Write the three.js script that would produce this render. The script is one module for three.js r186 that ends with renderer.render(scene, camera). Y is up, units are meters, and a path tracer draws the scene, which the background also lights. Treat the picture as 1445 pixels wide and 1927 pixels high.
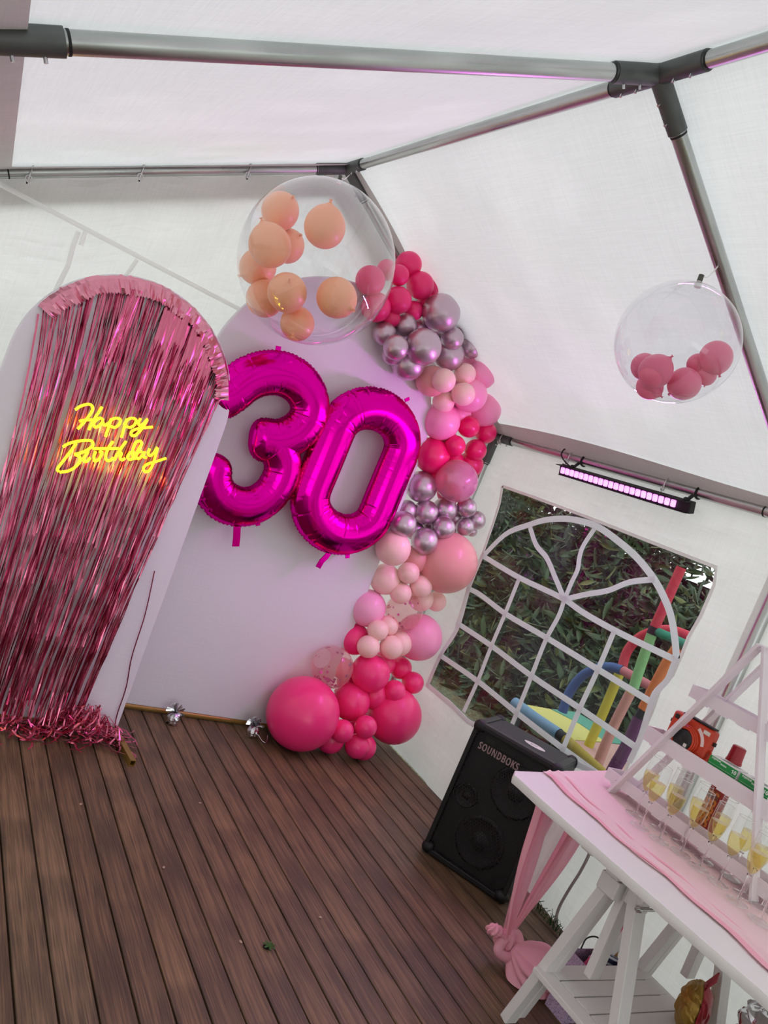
import * as THREE from 'three';
import { mergeGeometries, toCreasedNormals } from 'three/addons/utils/BufferGeometryUtils.js';
import { RoundedBoxGeometry } from 'three/addons/geometries/RoundedBoxGeometry.js';
import { TextGeometry } from 'three/addons/geometries/TextGeometry.js';
import { FontLoader } from 'three/addons/loaders/FontLoader.js';
import { RectAreaLightUniformsLib } from 'three/addons/lights/RectAreaLightUniformsLib.js';

// ---------- camera, sky, light, exposure ----------
const W = 1.53, H = 2.0, HR = 2.8876, L = 2.0712;          // tent: half width, eave, ridge, bay length
const EYE = new THREE.Vector3(-1.40623, 1.55738, 3.90541), FOCAL = 1474.99;
const camera = new THREE.PerspectiveCamera(2 * Math.atan(963.5 / FOCAL) * 180 / Math.PI, 1445 / 1927, 0.03, 80);
camera.rotation.order = 'YXZ';
camera.position.copy(EYE);
camera.rotation.set(-0.05194, -0.55103, 0.3983);
camera.updateMatrixWorld(true);
const scene = new THREE.Scene();
scene.background = new THREE.Color(0.93, 0.98, 1.0);        // overcast daylight
scene.backgroundIntensity = 1.0;
scene.environmentIntensity = 1.0;
const renderer = new THREE.WebGLRenderer({ antialias: true });
renderer.toneMapping = THREE.LinearToneMapping;
renderer.toneMappingExposure = 2.1;
renderer.shadowMap.enabled = true;
RectAreaLightUniformsLib.init();

// ---------- helpers ----------
let seed = 12345;
const rnd = () => { seed = (seed * 1664525 + 1013904223) >>> 0; return seed / 4294967296; };
const rr = (a, b) => a + (b - a) * rnd();
const V = (x, y, z) => new THREE.Vector3(x, y, z);
const hash = (x, y) => { let h = Math.imul(x, 374761393) + Math.imul(y, 668265263); h = Math.imul(h ^ (h >>> 13), 1274126177); return ((h ^ (h >>> 16)) >>> 0) / 4294967296; };
const mod = (a, n) => ((a % n) + n) % n;
function vnoise(x, y, px = 4096, py = 4096) {                // value noise that wraps after px, py cells
  const ix = Math.floor(x), iy = Math.floor(y), fx = x - ix, fy = y - iy, s = fx * fx * (3 - 2 * fx), t = fy * fy * (3 - 2 * fy);
  const h = (a, b) => hash(mod(a, px), mod(b, py));
  return (h(ix, iy) * (1 - s) + h(ix + 1, iy) * s) * (1 - t) + (h(ix, iy + 1) * (1 - s) + h(ix + 1, iy + 1) * s) * t;
}
function tex(w, h, fn, srgb = true, repeat = [1, 1]) {
  const d = new Uint8Array(w * h * 4);
  for (let y = 0; y < h; y++) for (let x = 0; x < w; x++) {
    const c = fn(x / w, y / h, x, y), i = (y * w + x) * 4;
    if (typeof c === 'number') d[i] = d[i + 1] = d[i + 2] = Math.max(0, Math.min(255, c * 255));
    else for (let k = 0; k < 3; k++) d[i + k] = Math.max(0, Math.min(255, c[k] * 255));
    d[i + 3] = 255;
  }
  const t = new THREE.DataTexture(d, w, h);
  t.wrapS = t.wrapT = THREE.RepeatWrapping; t.magFilter = THREE.LinearFilter; t.minFilter = THREE.LinearMipmapLinearFilter; t.generateMipmaps = true;
  if (srgb) t.colorSpace = THREE.SRGBColorSpace;
  t.repeat.set(...repeat); t.needsUpdate = true;
  return t;
}
const std = (o) => new THREE.MeshStandardMaterial({ side: THREE.DoubleSide, ...o });
const phy = (o) => new THREE.MeshPhysicalMaterial({ side: THREE.DoubleSide, ...o });

const used = {};
const numbered = (n) => { const k = used[n] = (used[n] ?? -1) + 1; return k ? n + '_' + String(k).padStart(3, '0') : n; };
function tag(o, label, category, group) { o.userData.label = label; o.userData.category = category; if (group) o.userData.group = group; return o; }
function thing(name, label, category, pos = [0, 0, 0], rotY = 0, group) {
  const o = new THREE.Group(); o.name = numbered(name); o.position.set(...pos); o.rotation.y = rotY; scene.add(o);
  return tag(o, label, category, group);
}
function struct(name, pos = [0, 0, 0]) { const o = new THREE.Group(); o.name = numbered(name); o.position.set(...pos); o.userData.kind = 'structure'; scene.add(o); return o; }
const clean = (g) => { g = g.index ? g.toNonIndexed() : g; for (const k of Object.keys(g.attributes)) if (!['position', 'normal', 'uv'].includes(k)) g.deleteAttribute(k); if (!g.attributes.uv) g.setAttribute('uv', new THREE.Float32BufferAttribute(g.attributes.position.count * 2, 2)); return g; };
const merged = (gs) => { gs = [gs].flat().filter(Boolean); return gs.length === 1 ? gs[0] : mergeGeometries(gs.map(clean)); };
// a mesh of one or more geometries; world = true: the geometry is given in world coordinates
function part(name, geos, mat, parent = scene, world = true) {
  const g = merged(geos), m = new THREE.Mesh(g, mat);
  m.castShadow = m.receiveShadow = true;
  m.name = parent === scene ? numbered(name) : name;
  parent.add(m);
  if (world && parent !== scene) { m.updateWorldMatrix(true, false); g.applyMatrix4(m.matrixWorld.clone().invert()); }
  return m;
}
function copyOf(src, pos, rotY = 0, label) {
  const c = src.clone(); c.name = numbered(src.name); c.position.set(...pos); c.rotation.y = rotY;
  c.userData = { ...src.userData, label: label ?? src.userData.label }; scene.add(c); return c;
}
const box = (w, h, d, x = 0, y = 0, z = 0) => new THREE.BoxGeometry(w, h, d).translate(x, y, z);
const rbox = (w, h, d, x = 0, y = 0, z = 0, r = 0.004) => new RoundedBoxGeometry(w, h, d, 2, Math.min(r, w / 2.1, h / 2.1, d / 2.1)).translate(x, y, z);
function aim(g, a, b, roll) {                                  // geometry along +y, centred, to the span a-b
  const d = b.clone().sub(a), y = d.clone().normalize(), ref = roll ?? (Math.abs(y.y) > 0.95 ? V(1, 0, 0) : V(0, 1, 0));
  const x = ref.clone().cross(y).normalize(), z = x.clone().cross(y).normalize();
  return g.applyMatrix4(new THREE.Matrix4().makeBasis(x, y, z).setPosition(a.clone().add(b).multiplyScalar(0.5)));
}
const rod = (a, b, r, seg = 20, r2 = r) => aim(new THREE.CylinderGeometry(r2, r, a.distanceTo(b), seg), a, b);
const bar = (a, b, w, d, roll, r = 0.003) => aim(rbox(w, a.distanceTo(b), d, 0, 0, 0, r), a, b, roll);
const tube = (pts, r, seg = 40, rad = 10, closed = false) => new THREE.TubeGeometry(new THREE.CatmullRomCurve3(pts, closed, 'centripetal'), seg, r, rad, closed);
const lathe = (pts, seg = 32) => new THREE.LatheGeometry(pts.map(([r, y]) => new THREE.Vector2(r, y)), seg);
const ball = (r, x = 0, y = 0, z = 0, a = 24, b = 16) => new THREE.SphereGeometry(r, a, b).translate(x, y, z);
function sheet(fn, nu, nv, uvScale = [1, 1]) {                 // surface fn(u, v) -> Vector3
  const pos = [], uv = [], idx = [];
  for (let j = 0; j <= nv; j++) for (let i = 0; i <= nu; i++) { const p = fn(i / nu, j / nv); pos.push(p.x, p.y, p.z); uv.push(i / nu * uvScale[0], j / nv * uvScale[1]); }
  for (let j = 0; j < nv; j++) for (let i = 0; i < nu; i++) { const a = j * (nu + 1) + i, b = a + 1, c = a + nu + 1, d = c + 1; idx.push(a, b, d, a, d, c); }
  const g = new THREE.BufferGeometry();
  g.setAttribute('position', new THREE.Float32BufferAttribute(pos, 3)); g.setAttribute('uv', new THREE.Float32BufferAttribute(uv, 2)); g.setIndex(idx); g.computeVertexNormals();
  return g;
}
const flat = (g) => { g = g.toNonIndexed(); g.computeVertexNormals(); return g; };
// sight lines: where the photograph's pixel meets a plane (used to read real positions off the planes that things stand in)
const ray = (px, py) => V((px - 722.5) / FOCAL, -(py - 963.5) / FOCAL, -1).applyQuaternion(camera.quaternion);
const meet = (px, py, n, d) => { const r = ray(px, py), t = (d - n.dot(EYE)) / n.dot(r); return EYE.clone().addScaledVector(r, t); };
const onX = (px, py, x) => meet(px, py, V(1, 0, 0), x), onY = (px, py, y) => meet(px, py, V(0, 1, 0), y), onZ = (px, py, z) => meet(px, py, V(0, 0, 1), z);
const away = (px, py, t) => EYE.clone().addScaledVector(ray(px, py), t);
const depthOf = (p) => -p.clone().sub(EYE).applyQuaternion(camera.quaternion.clone().invert()).z;
class Frame {                                                  // a leaning board: o at its base, u along it, v up it, n out of it
  constructor(o, yaw, lean) { this.o = o; this.u = V(Math.cos(yaw), 0, -Math.sin(yaw)); this.v = V(-Math.sin(lean) * Math.sin(yaw), Math.cos(lean), -Math.sin(lean) * Math.cos(yaw)); this.n = this.u.clone().cross(this.v); }
  at(u, v, w = 0) { return this.o.clone().addScaledVector(this.u, u).addScaledVector(this.v, v).addScaledVector(this.n, w); }
  hit(px, py, w = 0) { return meet(px, py, this.n, this.n.dot(this.o) + w); }
  uv(px, py, w = 0) { const p = this.hit(px, py, w).sub(this.o); return [p.dot(this.u), p.dot(this.v)]; }
  matrix() { return new THREE.Matrix4().makeBasis(this.u, this.v, this.n).setPosition(this.o); }
}
const font = await new FontLoader().loadAsync('fonts/droid/droid_sans_bold.typeface.json');
function text(s, size, depth = 0.002) { const g = new TextGeometry(s, { font, size, depth, curveSegments: 3 }); g.computeBoundingBox(); const b = g.boundingBox; return g.translate(-(b.min.x + b.max.x) / 2, -(b.min.y + b.max.y) / 2, 0); }

// ---------- materials ----------
const weave = tex(1024, 1024, (u, v, x, y) => {
  const a = vnoise(x * 0.35, y * 0.012, 358, 12), b = vnoise(x * 0.012, y * 0.35, 12, 358), c = vnoise(u * 6, v * 6, 6, 6), f = ((x >> 1) + (y >> 1)) & 1;
  const k = 0.925 + 0.022 * a + 0.02 * b + 0.03 * c + 0.006 * f;
  return [k, k * 1.003, k];
});
const weaveBump = tex(512, 512, (u, v, x, y) => 0.35 * vnoise(x * 0.5, y * 0.03, 256, 15) + 0.35 * vnoise(x * 0.03, y * 0.5, 15, 256) + 0.5 * vnoise(u * 14, v * 14, 14, 14), false);
const crumple = tex(512, 512, (u, v) => {
  let s = 0; for (const [f, a] of [[5, 0.5], [11, 0.3], [23, 0.18]]) s += a * (1 - Math.abs(2 * vnoise(u * f + 3 * a, v * f, f, f) - 1)); return s;
}, false);
const M = {};
M.roof = phy({ color: 0xf2f2f2, map: weave, roughness: 1, transmission: 0.31, thickness: 0, bumpMap: weaveBump, bumpScale: 0.001, specularIntensity: 0.2 });
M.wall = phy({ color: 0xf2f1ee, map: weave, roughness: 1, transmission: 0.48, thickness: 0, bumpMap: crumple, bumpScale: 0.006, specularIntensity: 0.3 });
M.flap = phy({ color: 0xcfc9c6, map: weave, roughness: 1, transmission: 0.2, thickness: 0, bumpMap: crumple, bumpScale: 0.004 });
M.seam = phy({ color: 0xf6f6f3, roughness: 1, transmission: 0.4, thickness: 0 });
M.pvc = phy({ color: 0xd8dcda, roughness: 0.06, transmission: 1, thickness: 0, ior: 1.45, bumpMap: crumple, bumpScale: 0.004 });
M.strip = phy({ color: 0xf2f6f6, roughness: 1, transmission: 0.5, thickness: 0 });
const galv = tex(256, 256, (u, v) => 0.88 + 0.12 * vnoise(u * 9, v * 5, 9, 5), true, [1, 1]);
const galvRough = tex(128, 128, (u, v) => 0.22 + 0.2 * vnoise(u * 8, v * 4, 8, 4), false);
M.pole = std({ color: 0xc4c7c4, metalness: 1, roughness: 1, map: galv, roughnessMap: galvRough });
M.sleeve = std({ color: 0x6d706e, metalness: 0.85, roughness: 0.55, map: galv });
M.bolt = std({ color: 0xc8c8c8, metalness: 1, roughness: 0.25 });
M.rubber = std({ color: 0x0c0c0d, roughness: 0.6 });
const woodMap = (k) => tex(256, 1024, (u, v) => {
  const g = vnoise(u * 26 + 3 * vnoise(u * 3, v * 5 + k * 17, 3, 5), v * 7, 26, 7), f = vnoise(u * 90, v * 22 + k, 90, 22), b = vnoise(u * 3, v * 9 + 31 * k, 3, 9), s = vnoise(u * 2, v * 24, 2, 24);
  const t = 0.64 + 0.26 * (g - 0.5) + 0.2 * (f - 0.5) + 0.12 * (b - 0.5) + 0.06 * (s - 0.5);
  return [t * 0.68, t * 0.55, t * 0.405];
});
const woodBump = tex(256, 512, (u, v) => 0.6 * vnoise(u * 60, v * 12, 60, 12) + 0.4 * vnoise(u * 20, v * 5, 20, 5), false);
const woodMaps = [1, 2, 3].map(woodMap);
M.planks = [0xffffff, 0xf4ece6, 0xe8e2de, 0xfff6ee, 0xf0e8e4, 0xe2dad6].map((c, i) => std({ color: c, map: woodMaps[i % 3], roughness: 0.55, bumpMap: woodBump, bumpScale: 0.0015 }));
M.cover = phy({ color: 0xebe7ec, roughness: 1, transmission: 0.1, thickness: 0, specularIntensity: 0.2, bumpMap: weaveBump, bumpScale: 0.0006 });
M.gold = std({ color: 0x9a7a3c, metalness: 0.55, roughness: 0.4 });
M.pinkFoil = std({ color: 0xd8748f, metalness: 1, roughness: 0.22 });
M.pinkFoil2 = std({ color: 0xa0304f, metalness: 1, roughness: 0.25 });
M.headerFoil = std({ color: 0xe295a8, metalness: 0.95, roughness: 0.3 });
M.numberFoil = phy({ color: new THREE.Color().setRGB(0.8, 0.0, 0.37), metalness: 1, roughness: 0.15, specularColor: new THREE.Color().setRGB(0.8, 0.05, 0.5) });
M.silver = std({ color: 0xd8d8dc, metalness: 1, roughness: 0.18 });
M.black = std({ color: 0x0b0b0c, roughness: 0.55 });
const paintBump = tex(256, 256, (u, v) => 0.5 * vnoise(u * 8, v * 60, 8, 60) + 0.5 * vnoise(u * 30, v * 30, 30, 30), false);
M.paint = std({ color: 0xe3dfde, roughness: 0.6, bumpMap: paintBump, bumpScale: 0.0008 });
M.paintTop = std({ color: 0xe6e3e0, roughness: 0.55, bumpMap: paintBump, bumpScale: 0.001 });
M.ladder = std({ color: 0xe4d9de, roughness: 0.5 });
M.runner = phy({ color: 0xffdce0, roughness: 0.85, transmission: 0.2, thickness: 0 });
M.sheer = std({ color: 0xf2b4c4, roughness: 0.9, transparent: true, opacity: 0.5 });
M.hem = phy({ color: 0xfcb8c6, roughness: 0.85, transmission: 0.2, thickness: 0 });
M.drape = phy({ color: 0xfcb6c6, roughness: 0.85, transmission: 0.2, thickness: 0 });
M.glass = phy({ color: 0xfcfdfd, roughness: 0.0, transmission: 1, thickness: 0, ior: 1.5 });
M.solidGlass = phy({ color: 0xffffff, roughness: 0, transmission: 1, thickness: 0.006, ior: 1.5 });
M.rim = phy({ color: 0xf4f4f2, roughness: 0.15, transmission: 0.55, thickness: 0 });
M.wine = phy({ color: 0xfaf2cc, roughness: 0, transmission: 1, thickness: 0, ior: 1.34 });
M.wineTop = phy({ color: 0xf2e2b8, roughness: 0.25, transmission: 0.6, thickness: 0 });
M.bubble = phy({ color: 0xf8f8fa, roughness: 0.0, transmission: 1, thickness: 0, ior: 1.55 });
const LATEX = {
  magenta: { color: 0xec2071, roughness: 0.42 }, hot: { color: 0xe81068, roughness: 0.34 }, deep: { color: 0xfc3180, roughness: 0.36 },
  pink: { color: 0xff9cc6, roughness: 0.36 }, blush: { color: 0xffcfca, roughness: 0.38 }, coral: { color: 0xe89d9b, roughness: 0.38 }, candy: { color: 0xffaad0, roughness: 0.34 },
  peach: { color: 0xffba90, roughness: 0.42 }, rose: { color: 0xe8708f, roughness: 0.42 },
};
for (const k in LATEX) M[k] = phy({ ...LATEX[k], clearcoat: 0.15, clearcoatRoughness: 0.15 });
M.chrome = phy({ color: 0xc9b4bf, metalness: 0.85, roughness: 0.36, clearcoat: 0.4, clearcoatRoughness: 0.12 });
M.confetti = phy({ color: 0xf0b4cc, roughness: 0.2, transmission: 0.6, thickness: 0, ior: 1.35 });
M.confettiClear = phy({ color: 0xfbe4e4, roughness: 0.1, transmission: 0.88, thickness: 0, ior: 1.35 });
M.dots = std({ color: 0xb83a90, metalness: 0.6, roughness: 0.3 });

// ---------- the setting ----------
const deck = struct('floor');
{
  const pitch = 0.1017, x0 = -0.7556 - 9 * pitch, gs = [0, 1, 2].map(() => rbox(pitch - 0.0055, 0.024, 6.9, 0, 0, 0, 0.003));
  for (const g of gs) {                                        // uv in metres along the grain
    const p = g.attributes.position, n = g.attributes.normal, uv = g.attributes.uv;
    for (let i = 0; i < p.count; i++) uv.setXY(i, Math.abs(n.getX(i)) > 0.7 ? p.getY(i) / 0.1 : p.getX(i) / 0.1 + 0.5, p.getZ(i) / 1.1);
  }
  const shifts = gs.map((g, k) => { const c = [0, 0.31, 0.67].map((s) => { const h = g.clone(); const uv = h.attributes.uv; for (let i = 0; i < uv.count; i++) uv.setY(i, uv.getY(i) + s + k * 0.13); return h; }); return c; }).flat();
  for (let i = 0; i < 33; i++) {
    const xc = x0 + (i + 0.5) * pitch; if (xc > 1.63 || xc < -1.75) continue;
    const m = new THREE.Mesh(shifts[Math.floor(hash(i, 7) * 9)], M.planks[Math.floor(hash(i, 3) * 6)]);
    m.name = 'plank'; m.position.set(xc, -0.012 - 0.0015 * hash(i, 9), 2.95); m.castShadow = m.receiveShadow = true; deck.add(m);
  }
  const joists = []; for (let k = 0; k < 14; k++) joists.push(box(3.3, 0.07, 0.045, -0.03, -0.0595, -0.35 + k * 0.5));
  part('joist', joists, std({ color: 0x2a211c, roughness: 0.9 }), deck).userData.kind = 'stuff';
}
const ground = struct('ground');
part('lawn', sheet((u, v) => V(-14 + 28 * u, -0.14 + 0.03 * (vnoise(u * 60, v * 60) - 0.5), -14 + 28 * v), 60, 60, [28, 28]),
  std({ color: 0x8a8a68, roughness: 1, map: tex(256, 256, (u, v) => 0.45 + 0.5 * vnoise(u * 90, v * 90, 90, 90)) }), ground);

const WX = 1.555;                                              // the side wall hangs just outside the poles
const NEARZ = -0.05, FARZ = 6.26;
// roof
const ROOFUP = 0.032;
for (const s of [-1, 1]) {
  const c = struct('ceiling');
  part('canopy', sheet((u, v) => {
    const q = u, x = s * (W + 0.05) * q, y = HR + ROOFUP - (HR - H) * q * 1.033;
    const bay = Math.abs(Math.sin(Math.PI * (NEARZ + (FARZ - NEARZ) * v) / L));
    return V(x, y - 0.03 * bay * Math.sin(Math.PI * q) + 0.004 * (vnoise(u * 9, v * 30) - 0.5), NEARZ + (FARZ - NEARZ) * v);
  }, 40, 120, [1.8, 6.3]), M.roof, c);
  // the wall's flap folded over the eave pole and the gable rafter, under the canopy
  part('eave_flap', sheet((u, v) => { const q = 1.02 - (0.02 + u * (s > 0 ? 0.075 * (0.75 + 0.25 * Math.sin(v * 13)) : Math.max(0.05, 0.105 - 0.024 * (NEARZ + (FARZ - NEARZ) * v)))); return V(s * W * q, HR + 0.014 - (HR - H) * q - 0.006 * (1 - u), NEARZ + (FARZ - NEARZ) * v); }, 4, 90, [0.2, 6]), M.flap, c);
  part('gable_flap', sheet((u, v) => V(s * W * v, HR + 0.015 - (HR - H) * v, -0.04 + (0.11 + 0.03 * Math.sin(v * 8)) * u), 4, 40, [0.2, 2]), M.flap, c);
}
// gable wall with its sagging top edge
{
  const wb = struct('wall_back');
  const top = (x) => HR - (HR - H) * Math.abs(x) / W - 0.0 - (x < 0 ? 0.035 * Math.abs(Math.sin(Math.PI * 3.6 * Math.abs(x) / W)) * (x < -0.25 ? 1 : 0) : 0);
  part('panel', sheet((u, v) => { const x = -1.57 + 3.14 * u, y = -0.02 + (top(x) + 0.02) * v; return V(x, y, -0.05 + 0.012 * (vnoise(u * 9, v * 7) - 0.5) + 0.01 * Math.sin(u * 17 + v * 3)); }, 90, 70, [3, 2.8]), M.wall, wb);
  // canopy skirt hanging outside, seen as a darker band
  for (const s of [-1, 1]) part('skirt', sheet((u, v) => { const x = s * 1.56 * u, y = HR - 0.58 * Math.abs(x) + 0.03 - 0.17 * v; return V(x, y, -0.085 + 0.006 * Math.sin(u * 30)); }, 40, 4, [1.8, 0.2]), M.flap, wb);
  const a = onZ(0, 347, -0.032), b = onZ(470, 592, -0.032), e = V(1.53, 2.0, -0.032), a0 = V(-1.56, 2.03, -0.032);
  const strip = (p, q, w) => { const d = q.clone().sub(p).normalize(), n = V(-d.y, d.x, 0).multiplyScalar(w / 2); return sheet((u, v) => p.clone().lerp(q, v).addScaledVector(n, 2 * u - 1).add(V(0, 0, 0.004 * Math.sin(Math.PI * u))), 4, 1); };
  part('seam', [strip(a0, a, 0.022), strip(a, b, 0.022), strip(b, e, 0.022)], M.seam, wb);
  const strap = (pts, w) => { const p = pts.map(([x, y]) => onZ(x, y, -0.036)); return p.slice(1).map((q, i) => strip(p[i], q, w)); };
  part('strap', [...strap([[148, 436], [138, 462], [128, 500], [104, 548], [92, 600]], 0.022), ...strap([[160, 436], [152, 462]], 0.02)], M.seam, wb);
  part('strap', strap([[258, 488], [246, 506], [236, 520]], 0.018), M.seam, wb);
}
// side wall with the arched window
const winPts = [[945, 915], [1000, 934], [1110, 975], [1230, 1022], [1348, 1068], [1343, 1102], [1319, 1158], [1295, 1200], [1284, 1229], [1266, 1270], [1241, 1299], [1228, 1337], [1214, 1369], [1203, 1391], [1183, 1434], [1168, 1480], [1140, 1466], [1057, 1424], [970, 1385], [888, 1362], [845, 1320], [803, 1288], [827, 1234], [857, 1186], [880, 1107], [911, 1034], [928, 985], [940, 947]];
const winZY = winPts.map(([x, y]) => { const p = onX(x, y, WX); return [p.z, p.y]; });
const wr = struct('wall_right');
{
  const bulge = (z, y) => {
    const low = Math.max(0, 1 - y / 0.7), f = z < 0.5 ? 0.09 : z < 0.9 ? 0.09 * (0.9 - z) / 0.4 : 0;
    const sp = Math.exp(-((z - 1.33) ** 2) / 0.09) * Math.max(0, Math.min(1, (0.95 - y) * 3)) * 0.075;
    return f * low * low + sp + 0.008 * (vnoise(z * 5, y * 5) - 0.5) + 0.004 * (vnoise(z * 17, y * 17) - 0.5);
  };
  const cz = winZY.reduce((s, p) => s + p[0], 0) / winZY.length, cy = winZY.reduce((s, p) => s + p[1], 0) / winZY.length, z0 = -0.05, z1 = L + 0.03, y0 = -0.03, y1 = H + 0.02;
  const ang = []; for (let i = 0; i < 260; i++) ang.push(-Math.PI + (i + 0.5) / 260 * 2 * Math.PI);
  for (const [z, y] of [...winZY, [z0, y0], [z0, y1], [z1, y0], [z1, y1]]) ang.push(Math.atan2(y - cy, z - cz));
  ang.sort((a, b) => a - b);
  const cast = (poly, t) => { let best = 0; const c = Math.cos(t), s = Math.sin(t); for (let i = 0; i < poly.length; i++) { const [ax, ay] = poly[i], [bx, by] = poly[(i + 1) % poly.length], ex = bx - ax, ey = by - ay, den = c * ey - s * ex; if (Math.abs(den) < 1e-12) continue; const wx = ax - cz, wy = ay - cy, k = (wx * ey - wy * ex) / den, m = (wx * s - wy * c) / den; if (k > 0 && m > -1e-6 && m < 1 + 1e-6) best = Math.max(best, k); } return best; };
  const rect = [[z0, y0], [z1, y0], [z1, y1], [z0, y1]], A = ang.map((t) => [t, cast(winZY, t), cast(rect, t)]), n = A.length, K = 24, pos = [], uv = [], idx = [];
  for (let k = 0; k <= K; k++) for (const [t, r0, r1] of A) { const r = r0 + (r1 - r0) * k / K, z = cz + r * Math.cos(t), y = cy + r * Math.sin(t); pos.push(WX + (k ? bulge(z, y) * Math.min(1, k / 5) : 0), y, z); uv.push(z, y); }
  for (let k = 0; k < K; k++) for (let i = 0; i < n; i++) { const a = k * n + i, b = k * n + (i + 1) % n; idx.push(a, b, b + n, a, b + n, a + n); }
  const g = new THREE.BufferGeometry(); g.setAttribute('position', new THREE.Float32BufferAttribute(pos, 3)); g.setAttribute('uv', new THREE.Float32BufferAttribute(uv, 2)); g.setIndex(idx); g.computeVertexNormals();
  part('panel', g, M.wall, wr);
  part('panel', sheet((u, v) => V(WX - 0.012 + 0.012 * (vnoise(u * 14, v * 6) - 0.5), -0.03 + 2.05 * v, L - 0.06 + (FARZ - L + 0.06) * u), 70, 40, [4.2, 2]), M.wall, wr);
  const wl = struct('wall_left');
  part('panel', sheet((u, v) => V(-WX + 0.01 * (vnoise(u * 14, v * 6) - 0.5), -0.03 + 2.05 * v, NEARZ + (FARZ - NEARZ) * u), 60, 30, [6.3, 2]), M.wall, wl);
  const wf = struct('wall_front');                              // the near end is tied open: a gable and two drawn curtains
  part('panel', new THREE.ShapeGeometry(new THREE.Shape([[-1.57, 2.0], [1.57, 2.0], [0, HR]].map(([x, y]) => new THREE.Vector2(x, y)))).translate(0, 0, FARZ - 0.02), M.wall, wf);
  for (const k of [-1, 1]) part('curtain', sheet((u, v) => V(k * (1.56 - 0.3 * u), -0.03 + 2.05 * v, FARZ - 0.03 + 0.03 * Math.sin(u * 30)), 40, 4, [0.6, 2]), M.wall, wf);
}
// flat strip along a line in a plane with normal nrm
function ribbon(pts, width, nrm, thick = 0.002) {
  const n = pts.length, P = [], idx = [];
  pts.forEach((p, i) => {
    const d = pts[Math.min(i + 1, n - 1)].clone().sub(pts[Math.max(i - 1, 0)]).normalize(), s = nrm.clone().cross(d).normalize().multiplyScalar(width / 2), t = nrm.clone().multiplyScalar(thick / 2);
    for (const [a, b] of [[1, 1], [-1, 1], [-1, -1], [1, -1]]) { const q = p.clone().addScaledVector(s, a).addScaledVector(t, b); P.push(q.x, q.y, q.z); }
  });
  for (let i = 0; i < n - 1; i++) for (let k = 0; k < 4; k++) { const a = i * 4 + k, b = i * 4 + (k + 1) % 4; idx.push(a, b, b + 4, a, b + 4, a + 4); }
  const e = (n - 1) * 4; idx.push(0, 2, 1, 0, 3, 2, e, e + 1, e + 2, e, e + 2, e + 3);
  let g = new THREE.BufferGeometry(); g.setAttribute('position', new THREE.Float32BufferAttribute(P, 3)); g.setIndex(idx);
  g = g.toNonIndexed(); g.computeVertexNormals(); return g;
}
{
  const w = struct('window_1');
  const sh = new THREE.Shape(winZY.map(([z, y]) => new THREE.Vector2(-z, y)));
  const g = new THREE.ShapeGeometry(sh).rotateY(Math.PI / 2).translate(WX + 0.002, 0, 0);
  const u = g.attributes.uv; for (let i = 0; i < u.count; i++) u.setXY(i, g.attributes.position.getZ(i) * 0.7, g.attributes.position.getY(i) * 0.7);
  part('pane', g, M.pvc, w);
  const lines = [
    [[909, 1046], [953, 1004], [994, 988], [1024, 979], [1058, 976], [1085, 979], [1122, 990], [1164, 1019], [1198, 1049], [1232, 1092], [1251, 1128], [1262, 1158], [1269, 1197], [1273, 1240]],
    [[1062, 1128], [1045, 1088], [1028, 1049], [1009, 1026], [997, 992]], [[1062, 1128], [1075, 1097], [1087, 1071], [1090, 1050], [1096, 1030], [1119, 994]], [[1062, 1128], [1100, 1119], [1145, 1111], [1183, 1096], [1232, 1090]],
    [[908, 1046], [977, 1087], [1062, 1128], [1093, 1150], [1156, 1186], [1269, 1241]], [[878, 1106], [900, 1117], [951, 1155], [1028, 1200], [1124, 1259], [1228, 1323]], [[858, 1171], [924, 1215], [1000, 1272], [1091, 1333], [1199, 1408]],
    [[828, 1233], [899, 1282], [973, 1342], [1057, 1407], [1125, 1457], [1165, 1487]], [[803, 1288], [850, 1328], [888, 1362], [970, 1385], [1057, 1424], [1140, 1466]],
    [[977, 1088], [949, 1158], [924, 1217], [899, 1281], [872, 1340]], [[1062, 1128], [1052, 1157], [1028, 1202], [1000, 1272], [972, 1342], [960, 1372]], [[1156, 1187], [1125, 1260], [1091, 1333], [1060, 1408], [1048, 1440]],
    [[908, 1044], [884, 1103], [860, 1184], [829, 1233], [804, 1289]], [[1273, 1238], [1264, 1259], [1255, 1280], [1232, 1305], [1222, 1332], [1204, 1391], [1184, 1434]],
  ];
  lines.forEach((l, i) => part('glazing_bar', ribbon(new THREE.CatmullRomCurve3(l.map(([x, y]) => onX(x, y, WX - 0.003 - 0.0013 * i)), false, 'centripetal').getPoints(l.length * 4), i === 0 ? 0.034 : 0.029, V(1, 0, 0), 0.001), M.strip, w));
  part('hem', ribbon([...winPts, winPts[0]].map(([x, y]) => onX(x, y, WX - 0.002)), 0.016, V(1, 0, 0), 0.003), M.seam, w);
}

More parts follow.
